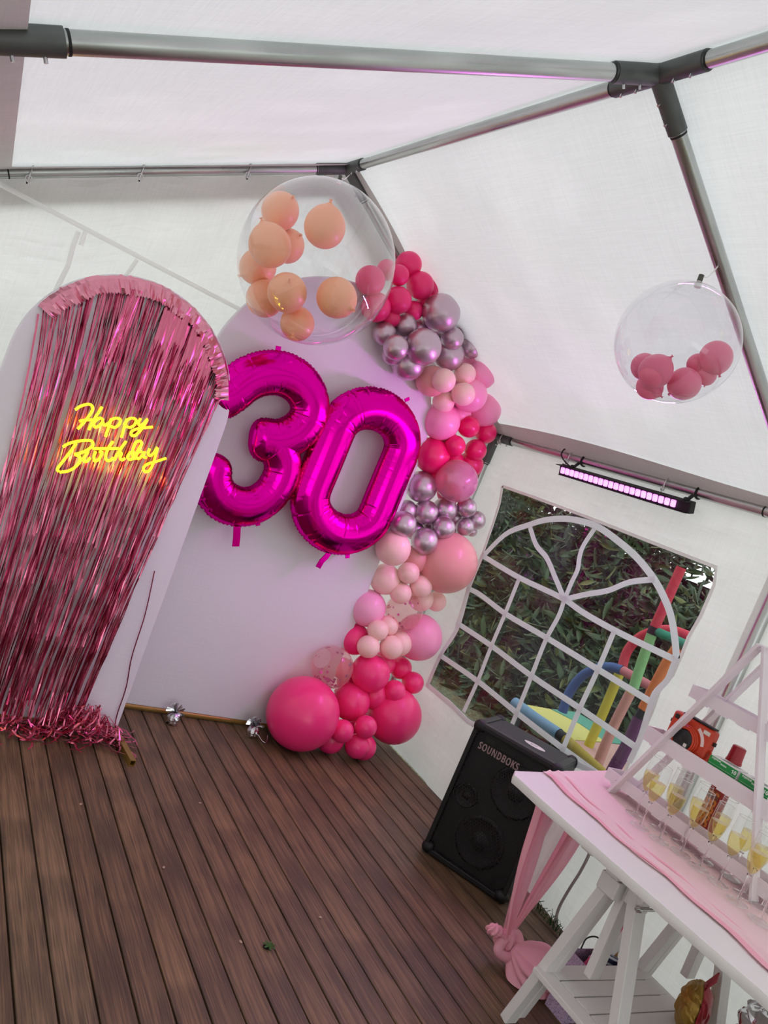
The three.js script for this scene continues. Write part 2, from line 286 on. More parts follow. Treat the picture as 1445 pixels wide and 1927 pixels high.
// ---------- tent frame ----------
{
  const R = 0.0235, ends = (a, b, c) => [a.clone().lerp(b, c / a.distanceTo(b)), b.clone().lerp(a, c / a.distanceTo(b))];
  const pole = (a, b, label, group) => {
    const [p, q] = ends(a, b, 0.09), t = thing('tent_pole', label, 'tent pole', p.toArray(), 0, group);
    const g = rod(p, q, R, 24), uv = g.attributes.uv; for (let i = 0; i < uv.count; i++) uv.setY(i, uv.getY(i) * 3);
    part('tube', g, M.pole, t);
    for (const [e, f] of [[p, q], [q, p]]) { const o = e.clone().lerp(f, 0.085 / e.distanceTo(f)); part('end_ring', rod(o, o.clone().lerp(f, 0.006 / o.distanceTo(f)), R + 0.0012, 24), M.rubber, t); }
  };
  const A0 = V(0, HR, 0), A1 = V(0, HR, L), A2 = V(0, HR, 2 * L), E = (s, k) => V(s * W, H, k * L), F = (s, k) => V(s * W, 0.0, k * L);
  pole(A0, A1, 'steel ridge pole from the gable end to the ridge joint', null);
  pole(A1, A2, 'steel ridge pole running from the ridge joint towards the viewer');
  pole(A0, E(-1, 0), 'steel gable rafter above the pink fringe curtain, with three hooks');
  pole(A0, E(1, 0), 'steel gable rafter behind the big bubble balloon');
  pole(A1, E(-1, 1), 'long steel rafter crossing the top of the photo');
  pole(A1, E(1, 1), 'steel rafter sloping past the small bubble balloon of pink balloons');
  pole(E(1, 0), E(1, 1), 'steel eave pole above the window that carries the LED bar');
  pole(E(-1, 0), E(-1, 1), 'steel eave pole outside the frame beside the fringe curtain');
  pole(E(1, 1), E(1, 2), 'steel eave pole past the window, beyond the white display ladder');
  pole(F(1, 0), E(1, 0), 'upright steel corner pole behind the balloon garland');
  pole(F(1, 1), E(1, 1), 'upright steel wall pole behind the display ladder and table');
  const joint = (c, dirs, label) => {
    const t = thing('pole_connector', label, 'connector', c.toArray());
    for (const d of dirs) {
      const n = d.clone().sub(c).normalize(), e = c.clone().addScaledVector(n, 0.17);
      part('sleeve', [rod(c.clone().addScaledVector(n, -0.008), e, 0.0285, 28)], M.sleeve, t);
      const dn = V(0, -1, 0).addScaledVector(n, n.y).normalize();
      for (const k of [0.07, 0.13]) { const o = c.clone().addScaledVector(n, k).addScaledVector(dn, 0.027); part('screw', rod(o, o.clone().addScaledVector(dn, 0.012), 0.0042, 10), M.bolt, t); }
    }
    part('hub', ball(0.031, c.x, c.y, c.z), M.sleeve, t);
  };
  joint(A0, [A1, E(-1, 0), E(1, 0)], 'three-way steel joint at the gable apex above the big bubble');
  joint(A1, [A0, A2, E(-1, 1), E(1, 1)], 'four-way steel ridge joint with screws, high on the right');
  joint(E(1, 0), [A0, E(1, 1), F(1, 0)], 'steel corner joint beside the bright pink garland balloons');
  joint(E(-1, 1), [A1, E(-1, 0), V(-W, 0, L)], 'steel joint at the outer end of the long rafter');
  // hooks
  const hook = (p, label, dz = V(0, 0, 1)) => {
    const t = thing('hook', label, 'hook', p.toArray(), 0), s = dz;
    const at = (a, b) => p.clone().addScaledVector(s, a).add(V(0, b, 0));
    part('clip', tube([at(-0.028, 0.0), at(-0.012, 0.03), at(0.014, 0.031), at(0.032, 0.008), at(0.032, -0.03), at(0.036, -0.05), at(0.052, -0.052)], 0.0035, 30, 8), M.bolt, t);
    part('ring', new THREE.TorusGeometry(0.012, 0.0028, 8, 20).translate(...at(0.032, -0.028).toArray()), M.bolt, t);
  };
  hook(V(-1.30, 2.132, 0), 'steel clip on the gable rafter nearest the left edge of the photo');
  hook(V(-0.896, 2.367, 0), 'steel clip with ring halfway along the gable rafter');
  hook(V(-0.46, 2.62, 0), 'steel clip with ring on the gable rafter nearest the big bubble');
  hook(V(W, 2.0, 0.09), 'steel hook on the eave pole beside the garland', V(-1, 0, 0));
  hook(V(W, 2.0, 0.71), 'steel hook by the cabled end of the LED bar', V(-1, 0, 0));
  hook(V(W, 2.0, 1.38), 'steel hook towards the dark end of the LED bar', V(-1, 0, 0));
}

// ---------- LED bar ----------
{
  const a = onX(1052, 883, 1.475), b = onX(1298, 956, 1.475), t = thing('led_bar', 'black LED light bar glowing magenta, hung under the eave pole over the window', 'light', a.toArray());
  const d = b.clone().sub(a).normalize(), n = V(-0.95, -0.31, 0), up = n.clone().cross(d).normalize(); if (up.y < 0) up.negate();
  const len = a.distanceTo(b), mid = a.clone().lerp(b, 0.5), mat = new THREE.Matrix4().makeBasis(d, up, d.clone().cross(up));
  const o = d.clone().cross(up).dot(n) > 0 ? 1 : -1;
  part('housing', [rbox(len, 0.056, 0.036, 0, 0, -0.018 * o, 0.005), box(len - 0.004, 0.003, 0.032, 0, 0.0265, 0.015 * o), box(len - 0.02, 0.004, 0.012, 0, -0.026, 0.004 * o)].map((g) => g.applyMatrix4(mat).translate(mid.x, mid.y, mid.z)), M.black, t);
  const ledM = std({ color: 0xffffff, emissive: new THREE.Color(1.0, 0.26, 1.0), emissiveIntensity: 0.68, roughness: 0.3 });
  const cell = rbox(0.027, 0.034, 0.012, 0, 0, 0, 0.006), N = 22, s0 = -len / 2 + 0.035, s1 = len / 2 - 0.09;
  for (let i = 0; i < N; i++) { const p = mid.clone().addScaledVector(d, s0 + (s1 - s0) * i / (N - 1)).addScaledVector(n, 0.005); part('led', cell.clone().applyMatrix4(mat).translate(p.x, p.y, p.z), ledM, t); }
  for (const k of [0.11, 0.965]) {
    const p = a.clone().lerp(b, k), q = V(W - 0.03, H - 0.02, p.z);
    part('bracket', [bar(p.clone().addScaledVector(up, 0.024), q, 0.02, 0.008), ball(0.012, p.x - 0.01, p.y + 0.03, p.z, 10, 8)], M.black, t);
    part('tie', new THREE.TorusGeometry(0.027, 0.004, 8, 24).translate(W, H, p.z), M.black, t);
  }
  const p = a.clone().lerp(b, 0.13);
  part('cable', tube([p.clone().addScaledVector(up, 0.02), V(1.47, 1.965, 0.72), V(1.475, 2.0, 0.67), V(1.5, 2.035, 0.66), V(1.56, 2.03, 0.67)], 0.004, 24, 8), M.black, t);
  const li = new THREE.RectAreaLight(new THREE.Color(0.95, 0.2, 1.0), 62, len - 0.12, 0.034);
  li.position.copy(mid.clone().addScaledVector(n, 0.013).addScaledVector(d, -0.028)); li.up.copy(up); scene.add(li); li.lookAt(li.position.clone().add(n));
}

// ---------- back arch and bottom rail ----------
const A2 = new Frame(V(0, 0, 0.327), 0.085, 0.04), A1 = new Frame(V(-0.2317, 0, 0.6045), 0.1113, 0.0947);
function archShape(u0, u1, hs, base) { const r = (u1 - u0) / 2, c = (u0 + u1) / 2, s = new THREE.Shape(); s.moveTo(u0, base); s.lineTo(u1, base); s.lineTo(u1, hs); s.absarc(c, hs, r, 0, Math.PI, false); s.lineTo(u0, base); return s; }
function arch(name, label, F, u0, u1, hs, base, depth) {
  const t = thing(name, label, 'backdrop', F.at((u0 + u1) / 2, 0).toArray());
  const g = new THREE.ExtrudeGeometry(archShape(u0, u1, hs, base), { depth: depth - 0.012, bevelEnabled: true, bevelSize: 0.006, bevelThickness: 0.006, bevelSegments: 3, curveSegments: 48 }).translate(0, 0, -depth + 0.006).applyMatrix4(F.matrix());
  part('fabric_cover', toCreasedNormals(g, 0.6), M.cover, t);
  return t;
}
{
  const t = arch('arch_backdrop', 'large white arch backdrop behind the foil number balloons', A2, -0.375, 0.975, 1.687, 0.036, 0.03);
  part('bottom_rail', rod(A2.at(-0.375, 0.017, -0.012), A2.at(0.975, 0.017, -0.012), 0.0155, 16), M.gold, t);
  for (const u of [-0.34, 0.93]) part('foot', bar(A2.at(u, 0.013, 0.14), A2.at(u, 0.013, -0.2), 0.024, 0.024, V(0, 1, 0)), M.gold, t);
  part('screw', rod(A2.at(0.335, 0.03, -0.012), A2.at(0.338, 0.052, -0.006), 0.004, 8), M.gold, t);
}
const fr = A1;
{
  const t = arch('arch_backdrop', 'smaller white arch backdrop under the pink foil fringe curtain', A1, -0.928, 0, 1.4386, 0.03, 0.03);
  part('bottom_rail', bar(A1.at(-0.928, 0.013, -0.012), A1.at(0.0, 0.013, -0.012), 0.026, 0.026), M.gold, t);
  for (const u of [-0.905, -0.022]) {
    const s = new THREE.Shape([[-0.013, -0.013], [0.013, -0.013], [0.013, 0.013], [-0.013, 0.013]].map((p) => new THREE.Vector2(...p))); s.holes.push(new THREE.Path([[-0.01, -0.01], [-0.01, 0.01], [0.01, 0.01], [0.01, -0.01]].map((p) => new THREE.Vector2(...p))));
    part('foot', new THREE.ExtrudeGeometry(s, { depth: 0.4, bevelEnabled: false }).rotateY(0.1113).translate(...V(A1.at(u, 0, 0).x, 0.0135, A1.at(u, 0, 0).z - 0.12).toArray()), M.gold, t);
  }
}

// ---------- fringe curtain ----------
{
  const t = thing('fringe_curtain', 'metallic pink foil fringe curtain hung over the smaller arch', 'curtain', A1.at(-0.464, 0, 0.03).toArray());
  const cu = -0.464, cv = 1.4386, r = 0.464;
  // header band with pleats and a toothed lower edge
  const th0 = Math.atan2(1.627 - cv, -0.903 - cu), th1 = Math.atan2(1.575 - cv, -0.02 - cu), N = 260, wid = (k) => 0.064 + 0.014 * vnoise(k * 14, 3) + (k > 0.52 ? 0.006 : 0);
  part('header', flat(sheet((a, b) => {
    const th = th0 + (th1 - th0) * a, tooth = b > 0.95 ? 0.008 * (Math.round(a * 150) % 2) : 0, pl = Math.abs(((a * 17 + 0.2 * Math.sin(a * 40)) % 1) - 0.35), rad = r + 0.006 - (wid(a) + tooth) * b;
    return A1.at(cu + rad * Math.cos(th), cv + rad * Math.sin(th), (b < 0.02 ? -0.012 : 0.010) + 0.03 * pl * b + 0.02 * (0.3 + b) * (vnoise(a * 60, b * 3) - 0.5) + 0.006);
  }, 150, 4, [1.6, 0.1])), M.headerFoil, t);
  // strands: crinkled ribbons with a crease every fold of the packet
  const strandSet = (n, off, mat, w0) => {
    const pos = [], idx = [];
    for (let i = 0; i < n; i++) {
      const clump = vnoise(i * 0.37 + off, 5), uu = -0.862 + 0.814 * ((i + rnd()) / n), u0 = uu + 0.045 * (clump - 0.5), vt = cv + Math.sqrt(Math.max(0, r * r - (u0 - cu) ** 2)) - 0.058 - 0.008 * rnd(), vb = rnd() < 0.8 ? rr(0.01, 0.05) : rr(0.05, 0.12);
      const wdt = w0 * rr(0.6, 1.3), tw = rr(-0.9, 0.9), ph = rr(0, 6.28), lay = rr(0.006, 0.05), drift = rr(-0.012, 0.012), S = 26; let base = pos.length / 3;
      for (let k = 0; k <= S; k++) {
        const f = k / S, v = vt + (vb - vt) * f, dv = vt - v, shrink = 1 - 0.225 * Math.pow(Math.max(dv, 0), 0.75), u = cu + (u0 - cu) * shrink + drift * f + 0.003 * Math.sin(f * 14 + ph) + (vnoise(i * 0.3, f * 5) - 0.5) * 0.008;
        const a = tw * Math.sin(f * 5 + ph) + (k % 2 ? 0.5 : -0.5) * (0.4 + vnoise(i, k)), cr = (k % 3 === 0 ? 0.006 : 0) * vnoise(i * 1.7, k), w = lay * Math.min(1, 0.12 + f * 5) + 0.012 * Math.sin(f * 3 + ph) * f + cr + (f > 0.93 ? (f - 0.93) * 0.5 * rnd() : 0);
        for (const s of [-1, 1]) { const p = A1.at(u + s * wdt / 2 * Math.cos(a), v, Math.max(0.005, w + s * wdt / 2 * Math.sin(a))); if (p.y < 0.006) p.y = 0.006; pos.push(p.x, p.y, p.z); }
        if (k) { const b = base + (k - 1) * 2; idx.push(b, b + 1, b + 3, b, b + 3, b + 2); }
      }
    }
    const g = new THREE.BufferGeometry(); g.setAttribute('position', new THREE.Float32BufferAttribute(pos, 3)); g.setIndex(idx);
    const q = g.toNonIndexed(); q.computeVertexNormals(); return q;
  };
  part('strands', strandSet(92, 0, M.pinkFoil, 0.0066), M.pinkFoil, t).userData.kind = 'stuff';
  part('strands', strandSet(62, 40, M.pinkFoil2, 0.006), M.pinkFoil2, t).userData.kind = 'stuff';
  // panels of strands still joined together at the top
  const pan = []; for (const [ua, ub, vb] of [[-0.44, -0.31, 1.36], [-0.30, -0.16, 1.45], [-0.60, -0.545, 1.5]]) pan.push(sheet((a, b) => { const u = ua + (ub - ua) * a, vt = cv + Math.sqrt(r * r - (u - cu) ** 2) - 0.05; return A1.at(u, vt + (vb + 0.05 * vnoise(a * 9, 2) - vt) * b, 0.02 + 0.012 * (vnoise(a * 16, b * 3) - 0.5)); }, 30, 6));
  part('joined_strip', pan, M.pinkFoil, t);
  // loose heap of cut strands on the boards
  const heap = [], c0 = onY(150, 1385, 0), c1 = onY(20, 1372, 0);
  for (let i = 0; i < 250; i++) {
    const left = i > 190, c = left ? c1 : c0, a0 = rr(0, 6.28), R0 = Math.pow(rnd(), 0.7), p = V(c.x + R0 * (left ? 0.14 : 0.19) * Math.cos(a0), 0.006, c.z + R0 * 0.11 * Math.sin(a0));
    const hgt = (1 - R0) * (left ? 0.05 : 0.15), dir = rr(0, 6.28), len = rr(0.05, 0.16), bend = rr(-2.5, 2.5), pts = [];
    for (let k = 0; k <= 6; k++) { const f = k / 6, an = dir + bend * f; pts.push(p.clone().add(V(Math.cos(an) * len * f, Math.max(0, hgt * (1 - 0.7 * f) * rr(0.6, 1.2)) + 0.004 * rnd(), Math.sin(an) * len * f * 0.8))); }
    heap.push(clean(ribbon(pts, 0.0065, V(rr(-0.7, 0.7), 1, rr(-0.7, 0.7)).normalize(), 0.0006)));
  }
  part('heap', heap, M.pinkFoil, t).userData.kind = 'stuff';
  const loose = [A1.at(-0.09, 0.75, 0.02), A1.at(-0.06, 0.55, 0.014), A1.at(-0.05, 0.35, 0.013), A1.at(-0.028, 0.22, 0.014), A1.at(-0.012, 0.03, 0.02), A1.at(0.03, 0.008, 0.08)];
  part('loose_strand', ribbon(new THREE.CatmullRomCurve3(loose).getPoints(40), 0.005, A1.n, 0.0006), M.pinkFoil2, t);
}

// ---------- neon sign ----------
{
  const t = thing('neon_sign', 'yellow neon script sign hanging in front of the pink fringe', 'neon sign', A1.at(-0.43, 1.05, 0.075).toArray());
  const q = (x, y) => A1.hit(90 + x / 5.78, 730 + y / 5.78, 0.085);
  const strokes = {
    H: [[[300, 238], [345, 205], [400, 184], [450, 178], [482, 198], [488, 230], [465, 280], [420, 340], [370, 400], [325, 447]], [[345, 362], [400, 350], [482, 346]], [[590, 205], [540, 285], [490, 365], [445, 457]]],
    a: [[[605, 350], [570, 328], [530, 348], [500, 392], [515, 426], [555, 415], [598, 372], [604, 395], [625, 405], [655, 385]]],
    p: [[[690, 332], [660, 430], [628, 532]], [[655, 395], [700, 342], [755, 328], [788, 345], [778, 390], [732, 430], [690, 420]], [[862, 335], [832, 430], [800, 542]], [[828, 402], [870, 345], [925, 328], [958, 348], [945, 398], [892, 430], [855, 418]]],
    y: [[[1010, 330], [985, 382], [1000, 408], [1040, 388], [1085, 338], [1050, 402], [992, 480], [940, 520], [906, 510], [912, 474], [962, 448], [1050, 434], [1140, 425]]],
    B: [[[165, 642], [215, 610], [300, 585], [420, 570], [478, 580], [490, 622], [440, 668], [355, 708], [292, 724], [342, 746], [350, 790], [300, 858], [220, 904], [130, 918]], [[310, 600], [240, 700], [160, 802], [104, 888], [118, 912]]],
    i: [[[440, 690], [400, 748], [388, 788], [420, 800], [462, 760]]],
    r: [[[520, 690], [502, 752], [512, 796], [548, 782], [590, 700], [560, 695]]],
    t: [[[710, 580], [660, 652], [630, 740], [640, 786], [680, 788], [712, 758]], [[490, 660], [640, 660], [770, 658]]],
    h: [[[852, 578], [800, 652], [745, 745], [724, 788]], [[740, 742], [778, 702], [800, 712], [786, 758], [808, 784], [840, 765]]],
    d: [[[940, 692], [895, 706], [868, 756], [898, 780], [940, 748], [990, 662], [1022, 602], [1000, 576], [960, 590], [925, 672], [932, 758], [958, 770]]],
    a2: [[[1022, 690], [982, 700], [960, 750], [986, 770], [1030, 730], [1052, 694], [1042, 750], [1074, 760]]],
    y2: [[[1110, 660], [1090, 710], [1112, 738], [1150, 710], [1192, 648], [1162, 770], [1130, 858], [1090, 908], [1050, 905], [1040, 870], [1082, 830], [1180, 800], [1286, 765]]],
  };
  const neon = std({ color: 0xfff000, emissive: new THREE.Color(1.0, 0.82, 0.03), emissiveIntensity: 0.62, roughness: 0.4 });
  for (const k in strokes) part('letter', strokes[k].map((s) => tube(s.map(([x, y]) => q(x, y)), 0.0057, s.length * 8, 10)), neon, t);
  const back = (pts) => { const s = new THREE.Shape(); pts.forEach(([x, y], i) => { const [u, v] = A1.uv(90 + x / 5.78, 730 + y / 5.78, 0.075); i ? s.lineTo(u, v) : s.moveTo(u, v); }); s.closePath(); return new THREE.ExtrudeGeometry(s, { depth: 0.004, bevelEnabled: false }).translate(0, 0, 0.070).applyMatrix4(A1.matrix()); };
  part('acrylic_backing', [back([[270, 240], [330, 170], [470, 150], [620, 180], [640, 290], [1060, 290], [1170, 410], [1150, 460], [960, 560], [600, 560], [280, 480]]), back([[70, 900], [130, 620], [300, 560], [480, 545], [870, 555], [1020, 555], [1220, 630], [1310, 760], [1180, 860], [1100, 940], [1020, 930], [1000, 830], [740, 815], [360, 830], [230, 930], [110, 950]])], phy({ color: 0xffffff, transmission: 1, roughness: 0, thickness: 0, ior: 1.2 }), t);
  for (const [u, v] of [[-0.52, 1.26], [-0.36, 1.24], [-0.56, 1.11], [-0.42, 1.12], [-0.29, 1.13]]) { const l = new THREE.PointLight(new THREE.Color(1, 0.66, 0.05), 0.010); l.position.copy(A1.at(u, v, 0.098)); scene.add(l); }
}

// ---------- foil number balloons ----------
function foil(path, half, deep, closed, ends) {               // path in the arch's u, v; a puffed sweep with a pinched seam and creases
  const c = new THREE.CatmullRomCurve3(path.map(([u, v]) => V(u, v, 0)), closed, 'centripetal'), S = 900, K = 48, pos = [], idx = [], len = c.getLength();
  for (let i = 0; i <= S; i++) {
    const s = i / S, p = c.getPointAt(closed && i === S ? 0 : s), tg = c.getTangentAt(closed && i === S ? 0 : s), nx = -tg.y, ny = tg.x;
    const ta = c.getTangentAt(closed ? mod(s - 0.02, 1) : Math.max(0, s - 0.02)), tb = c.getTangentAt(closed ? mod(s + 0.02, 1) : Math.min(1, s + 0.02)), curv = ta.x * tb.y - ta.y * tb.x;   // > 0 bends to +n
    let cap = 1, d = s * len; if (!closed) { const e0 = ends[0] ? Math.min(1, d / (half * 0.75)) : 1, e1 = ends[1] ? Math.min(1, (len - d) / (half * 0.75)) : 1; cap = Math.sqrt(Math.max(0, 1 - (1 - e0) ** 2.2)) * Math.sqrt(Math.max(0, 1 - (1 - e1) ** 2.2)); }
    for (let k = 0; k < K; k++) {
      const th = k / K * 2 * Math.PI, ct = Math.cos(th), st = Math.sin(th), inner = Math.sign(ct) === Math.sign(curv) ? 1 : 0.75, edge = 1;
      const f = s * len / 0.045, cell = Math.floor(f), fr0 = f - cell - 0.2 - 0.6 * hash(cell, 3), amp = (hash(cell, ct > 0 ? 1 : 2) > 0.35 ? 0.4 + hash(cell, 9) : 0.12) * Math.min(1, Math.abs(curv) * 3.2 + 0.1) * inner, notch = Math.exp(-fr0 * fr0 * 110), reach = Math.pow(Math.abs(ct), 1.2 + 3 * hash(cell, 5));
      const rim = Math.abs(st) < 0.08 ? 0.004 + 0.002 * Math.sin(f * 19) : 0, a = (half * cap - 0.009 * amp * notch * reach * cap) * ct + rim * Math.sign(ct), b = (deep * cap) * Math.sign(st) * Math.pow(Math.abs(st), 0.9) * (1 - 0.09 * amp * notch * reach);
      pos.push(p.x + nx * a, p.y + ny * a, b);
    }
    if (i) for (let k = 0; k < K; k++) { const a = (i - 1) * K + k, b = (i - 1) * K + (k + 1) % K; idx.push(a, b, b + K, a, b + K, a + K); }
  }
  const g = new THREE.BufferGeometry(); g.setAttribute('position', new THREE.Float32BufferAttribute(pos, 3)); g.setIndex(idx); g.computeVertexNormals();
  return g;
}
{
  const W3 = 0.115, q = (x, y) => A2.uv(360 + x / 3.141, 620 + y / 3.141, W3), place = (g, w = W3) => g.translate(0, 0, w).applyMatrix4(A2.matrix());
  const px = (n) => n / 3.141 * depthOf(A2.hit(570, 860, W3)) / FOCAL;
  const t3 = thing('number_balloon', 'magenta foil number three balloon half hidden by the fringe arch', 'foil balloon', A2.at(0.02, 1.0, W3).toArray(), 0);
  part('body', [foil([[100, 470], [150, 420], [232, 372], [330, 296], [440, 258], [550, 266], [642, 322], [697, 418], [690, 520], [625, 606], [520, 655], [400, 648], [345, 640]].map(([x, y]) => q(x, y)), px(122), px(80), false, [1, 1]),
    foil([[345, 640], [430, 645], [500, 690], [540, 780], [528, 870], [474, 964], [385, 1032], [285, 1048], [190, 1012], [130, 930], [125, 835], [165, 735]].map(([x, y]) => q(x, y)), px(113), px(80), false, [1, 1])].map((g) => place(clean(g))), M.numberFoil, t3);
  const neck = (pts, w) => ribbon(pts.map(([x, y]) => A2.hit(360 + x / 3.141, 620 + y / 3.141, W3)), w, A2.n, 0.006);
  part('neck', neck([[272, 1150], [270, 1180], [268, 1230], [262, 1282]], 0.036), M.numberFoil, t3);
  part('hanging_tab', neck([[392, 1130], [394, 1160]], 0.022), M.numberFoil, t3);
  part('hanging_tab', neck([[512, 125], [516, 98]], 0.026), M.numberFoil, t3);
  const t0 = thing('number_balloon', 'magenta foil number zero balloon beside the garland', 'foil balloon', A2.at(0.5, 1.0, W3).toArray(), 0);
  const tc = [1045, 668], bc = [905, 1010], R0 = 203, dx = bc[0] - tc[0], dy = bc[1] - tc[1], dl = Math.hypot(dx, dy), nx = -dy / dl, ny = dx / dl, ring = [];
  for (let k = 0; k <= 12; k++) { const a = Math.PI * k / 12; ring.push([tc[0] + R0 * (nx * Math.cos(a) - dx / dl * Math.sin(a)), tc[1] + R0 * (ny * Math.cos(a) - dy / dl * Math.sin(a))]); }
  for (const f of [0.25, 0.5, 0.75]) ring.push([tc[0] + dx * f - R0 * nx, tc[1] + dy * f - R0 * ny]);
  for (let k = 0; k <= 12; k++) { const a = Math.PI * k / 12; ring.push([bc[0] + R0 * (-nx * Math.cos(a) + dx / dl * Math.sin(a)), bc[1] + R0 * (-ny * Math.cos(a) + dy / dl * Math.sin(a))]); }
  for (const f of [0.75, 0.5, 0.25]) ring.push([tc[0] + dx * f + R0 * nx, tc[1] + dy * f + R0 * ny]);
  part('body', place(foil(ring.map(([x, y]) => q(x, y)), px(128), px(84), true)), M.numberFoil, t0);
  part('neck', neck([[820, 1310], [800, 1340], [770, 1370], [748, 1408]], 0.03), M.numberFoil, t0);
  part('hanging_tab', neck([[925, 1320], [922, 1352]], 0.024), M.numberFoil, t0);
  part('hanging_tab', neck([[1262, 420], [1288, 408]], 0.018), M.numberFoil, t0);
}

// ---------- latex balloons ----------
const balloonGeo = (() => { const p = []; for (let i = 0; i <= 30; i++) { const a = Math.PI / 2 - i / 30 * (Math.PI * 0.93), c = Math.cos(a), s = Math.sin(a); p.push([Math.max(0.0001, c * (s < 0 ? 1 - 0.06 * s * s : 1)), s < 0 ? s * 1.1 : s]); } p.push([0.16, -1.115], [0.085, -1.15], [0.055, -1.18]); return lathe(p, 40); })();
const knotGeo = merged([new THREE.TorusGeometry(0.055, 0.03, 8, 16).rotateX(Math.PI / 2).translate(0, -1.18, 0), lathe([[0.03, -1.19], [0.05, -1.24], [0.1, -1.3], [0.085, -1.31], [0.02, -1.25]], 16)]);
const tipGeo = ball(0.035, 0, 0.995, 0, 10, 8);
function balloon(name, label, mat, p, r, neck, group, kind) {
  const t = thing(name, label, 'balloon', p.toArray(), 0, group);
  t.quaternion.setFromUnitVectors(V(0, -1, 0), neck.clone().normalize());
  const b = part('skin', balloonGeo, mat, t, false), k = part('knot', knotGeo, mat === M.chrome ? M.chrome : mat, t, false);
  b.scale.setScalar(r); k.scale.setScalar(r);
  if (kind === 'confetti') {
    const ds = []; const low = V(0, -1, 0).applyQuaternion(t.quaternion.clone().invert());
    for (let i = 0; i < 90; i++) { const v = V(rr(-1, 1), rr(-1, 1), rr(-1, 1)).normalize().addScaledVector(low, i < 60 ? 1.6 : 0).normalize(); const g = new THREE.CircleGeometry(r * rr(0.045, 0.08), 10); g.applyQuaternion(new THREE.Quaternion().setFromUnitVectors(V(0, 0, 1), v)); g.translate(...v.multiplyScalar(r * 0.975).toArray()); ds.push(g); }
    part('confetti', ds, M.dots, t, false).userData.kind = 'stuff';
  }
  return t;
}
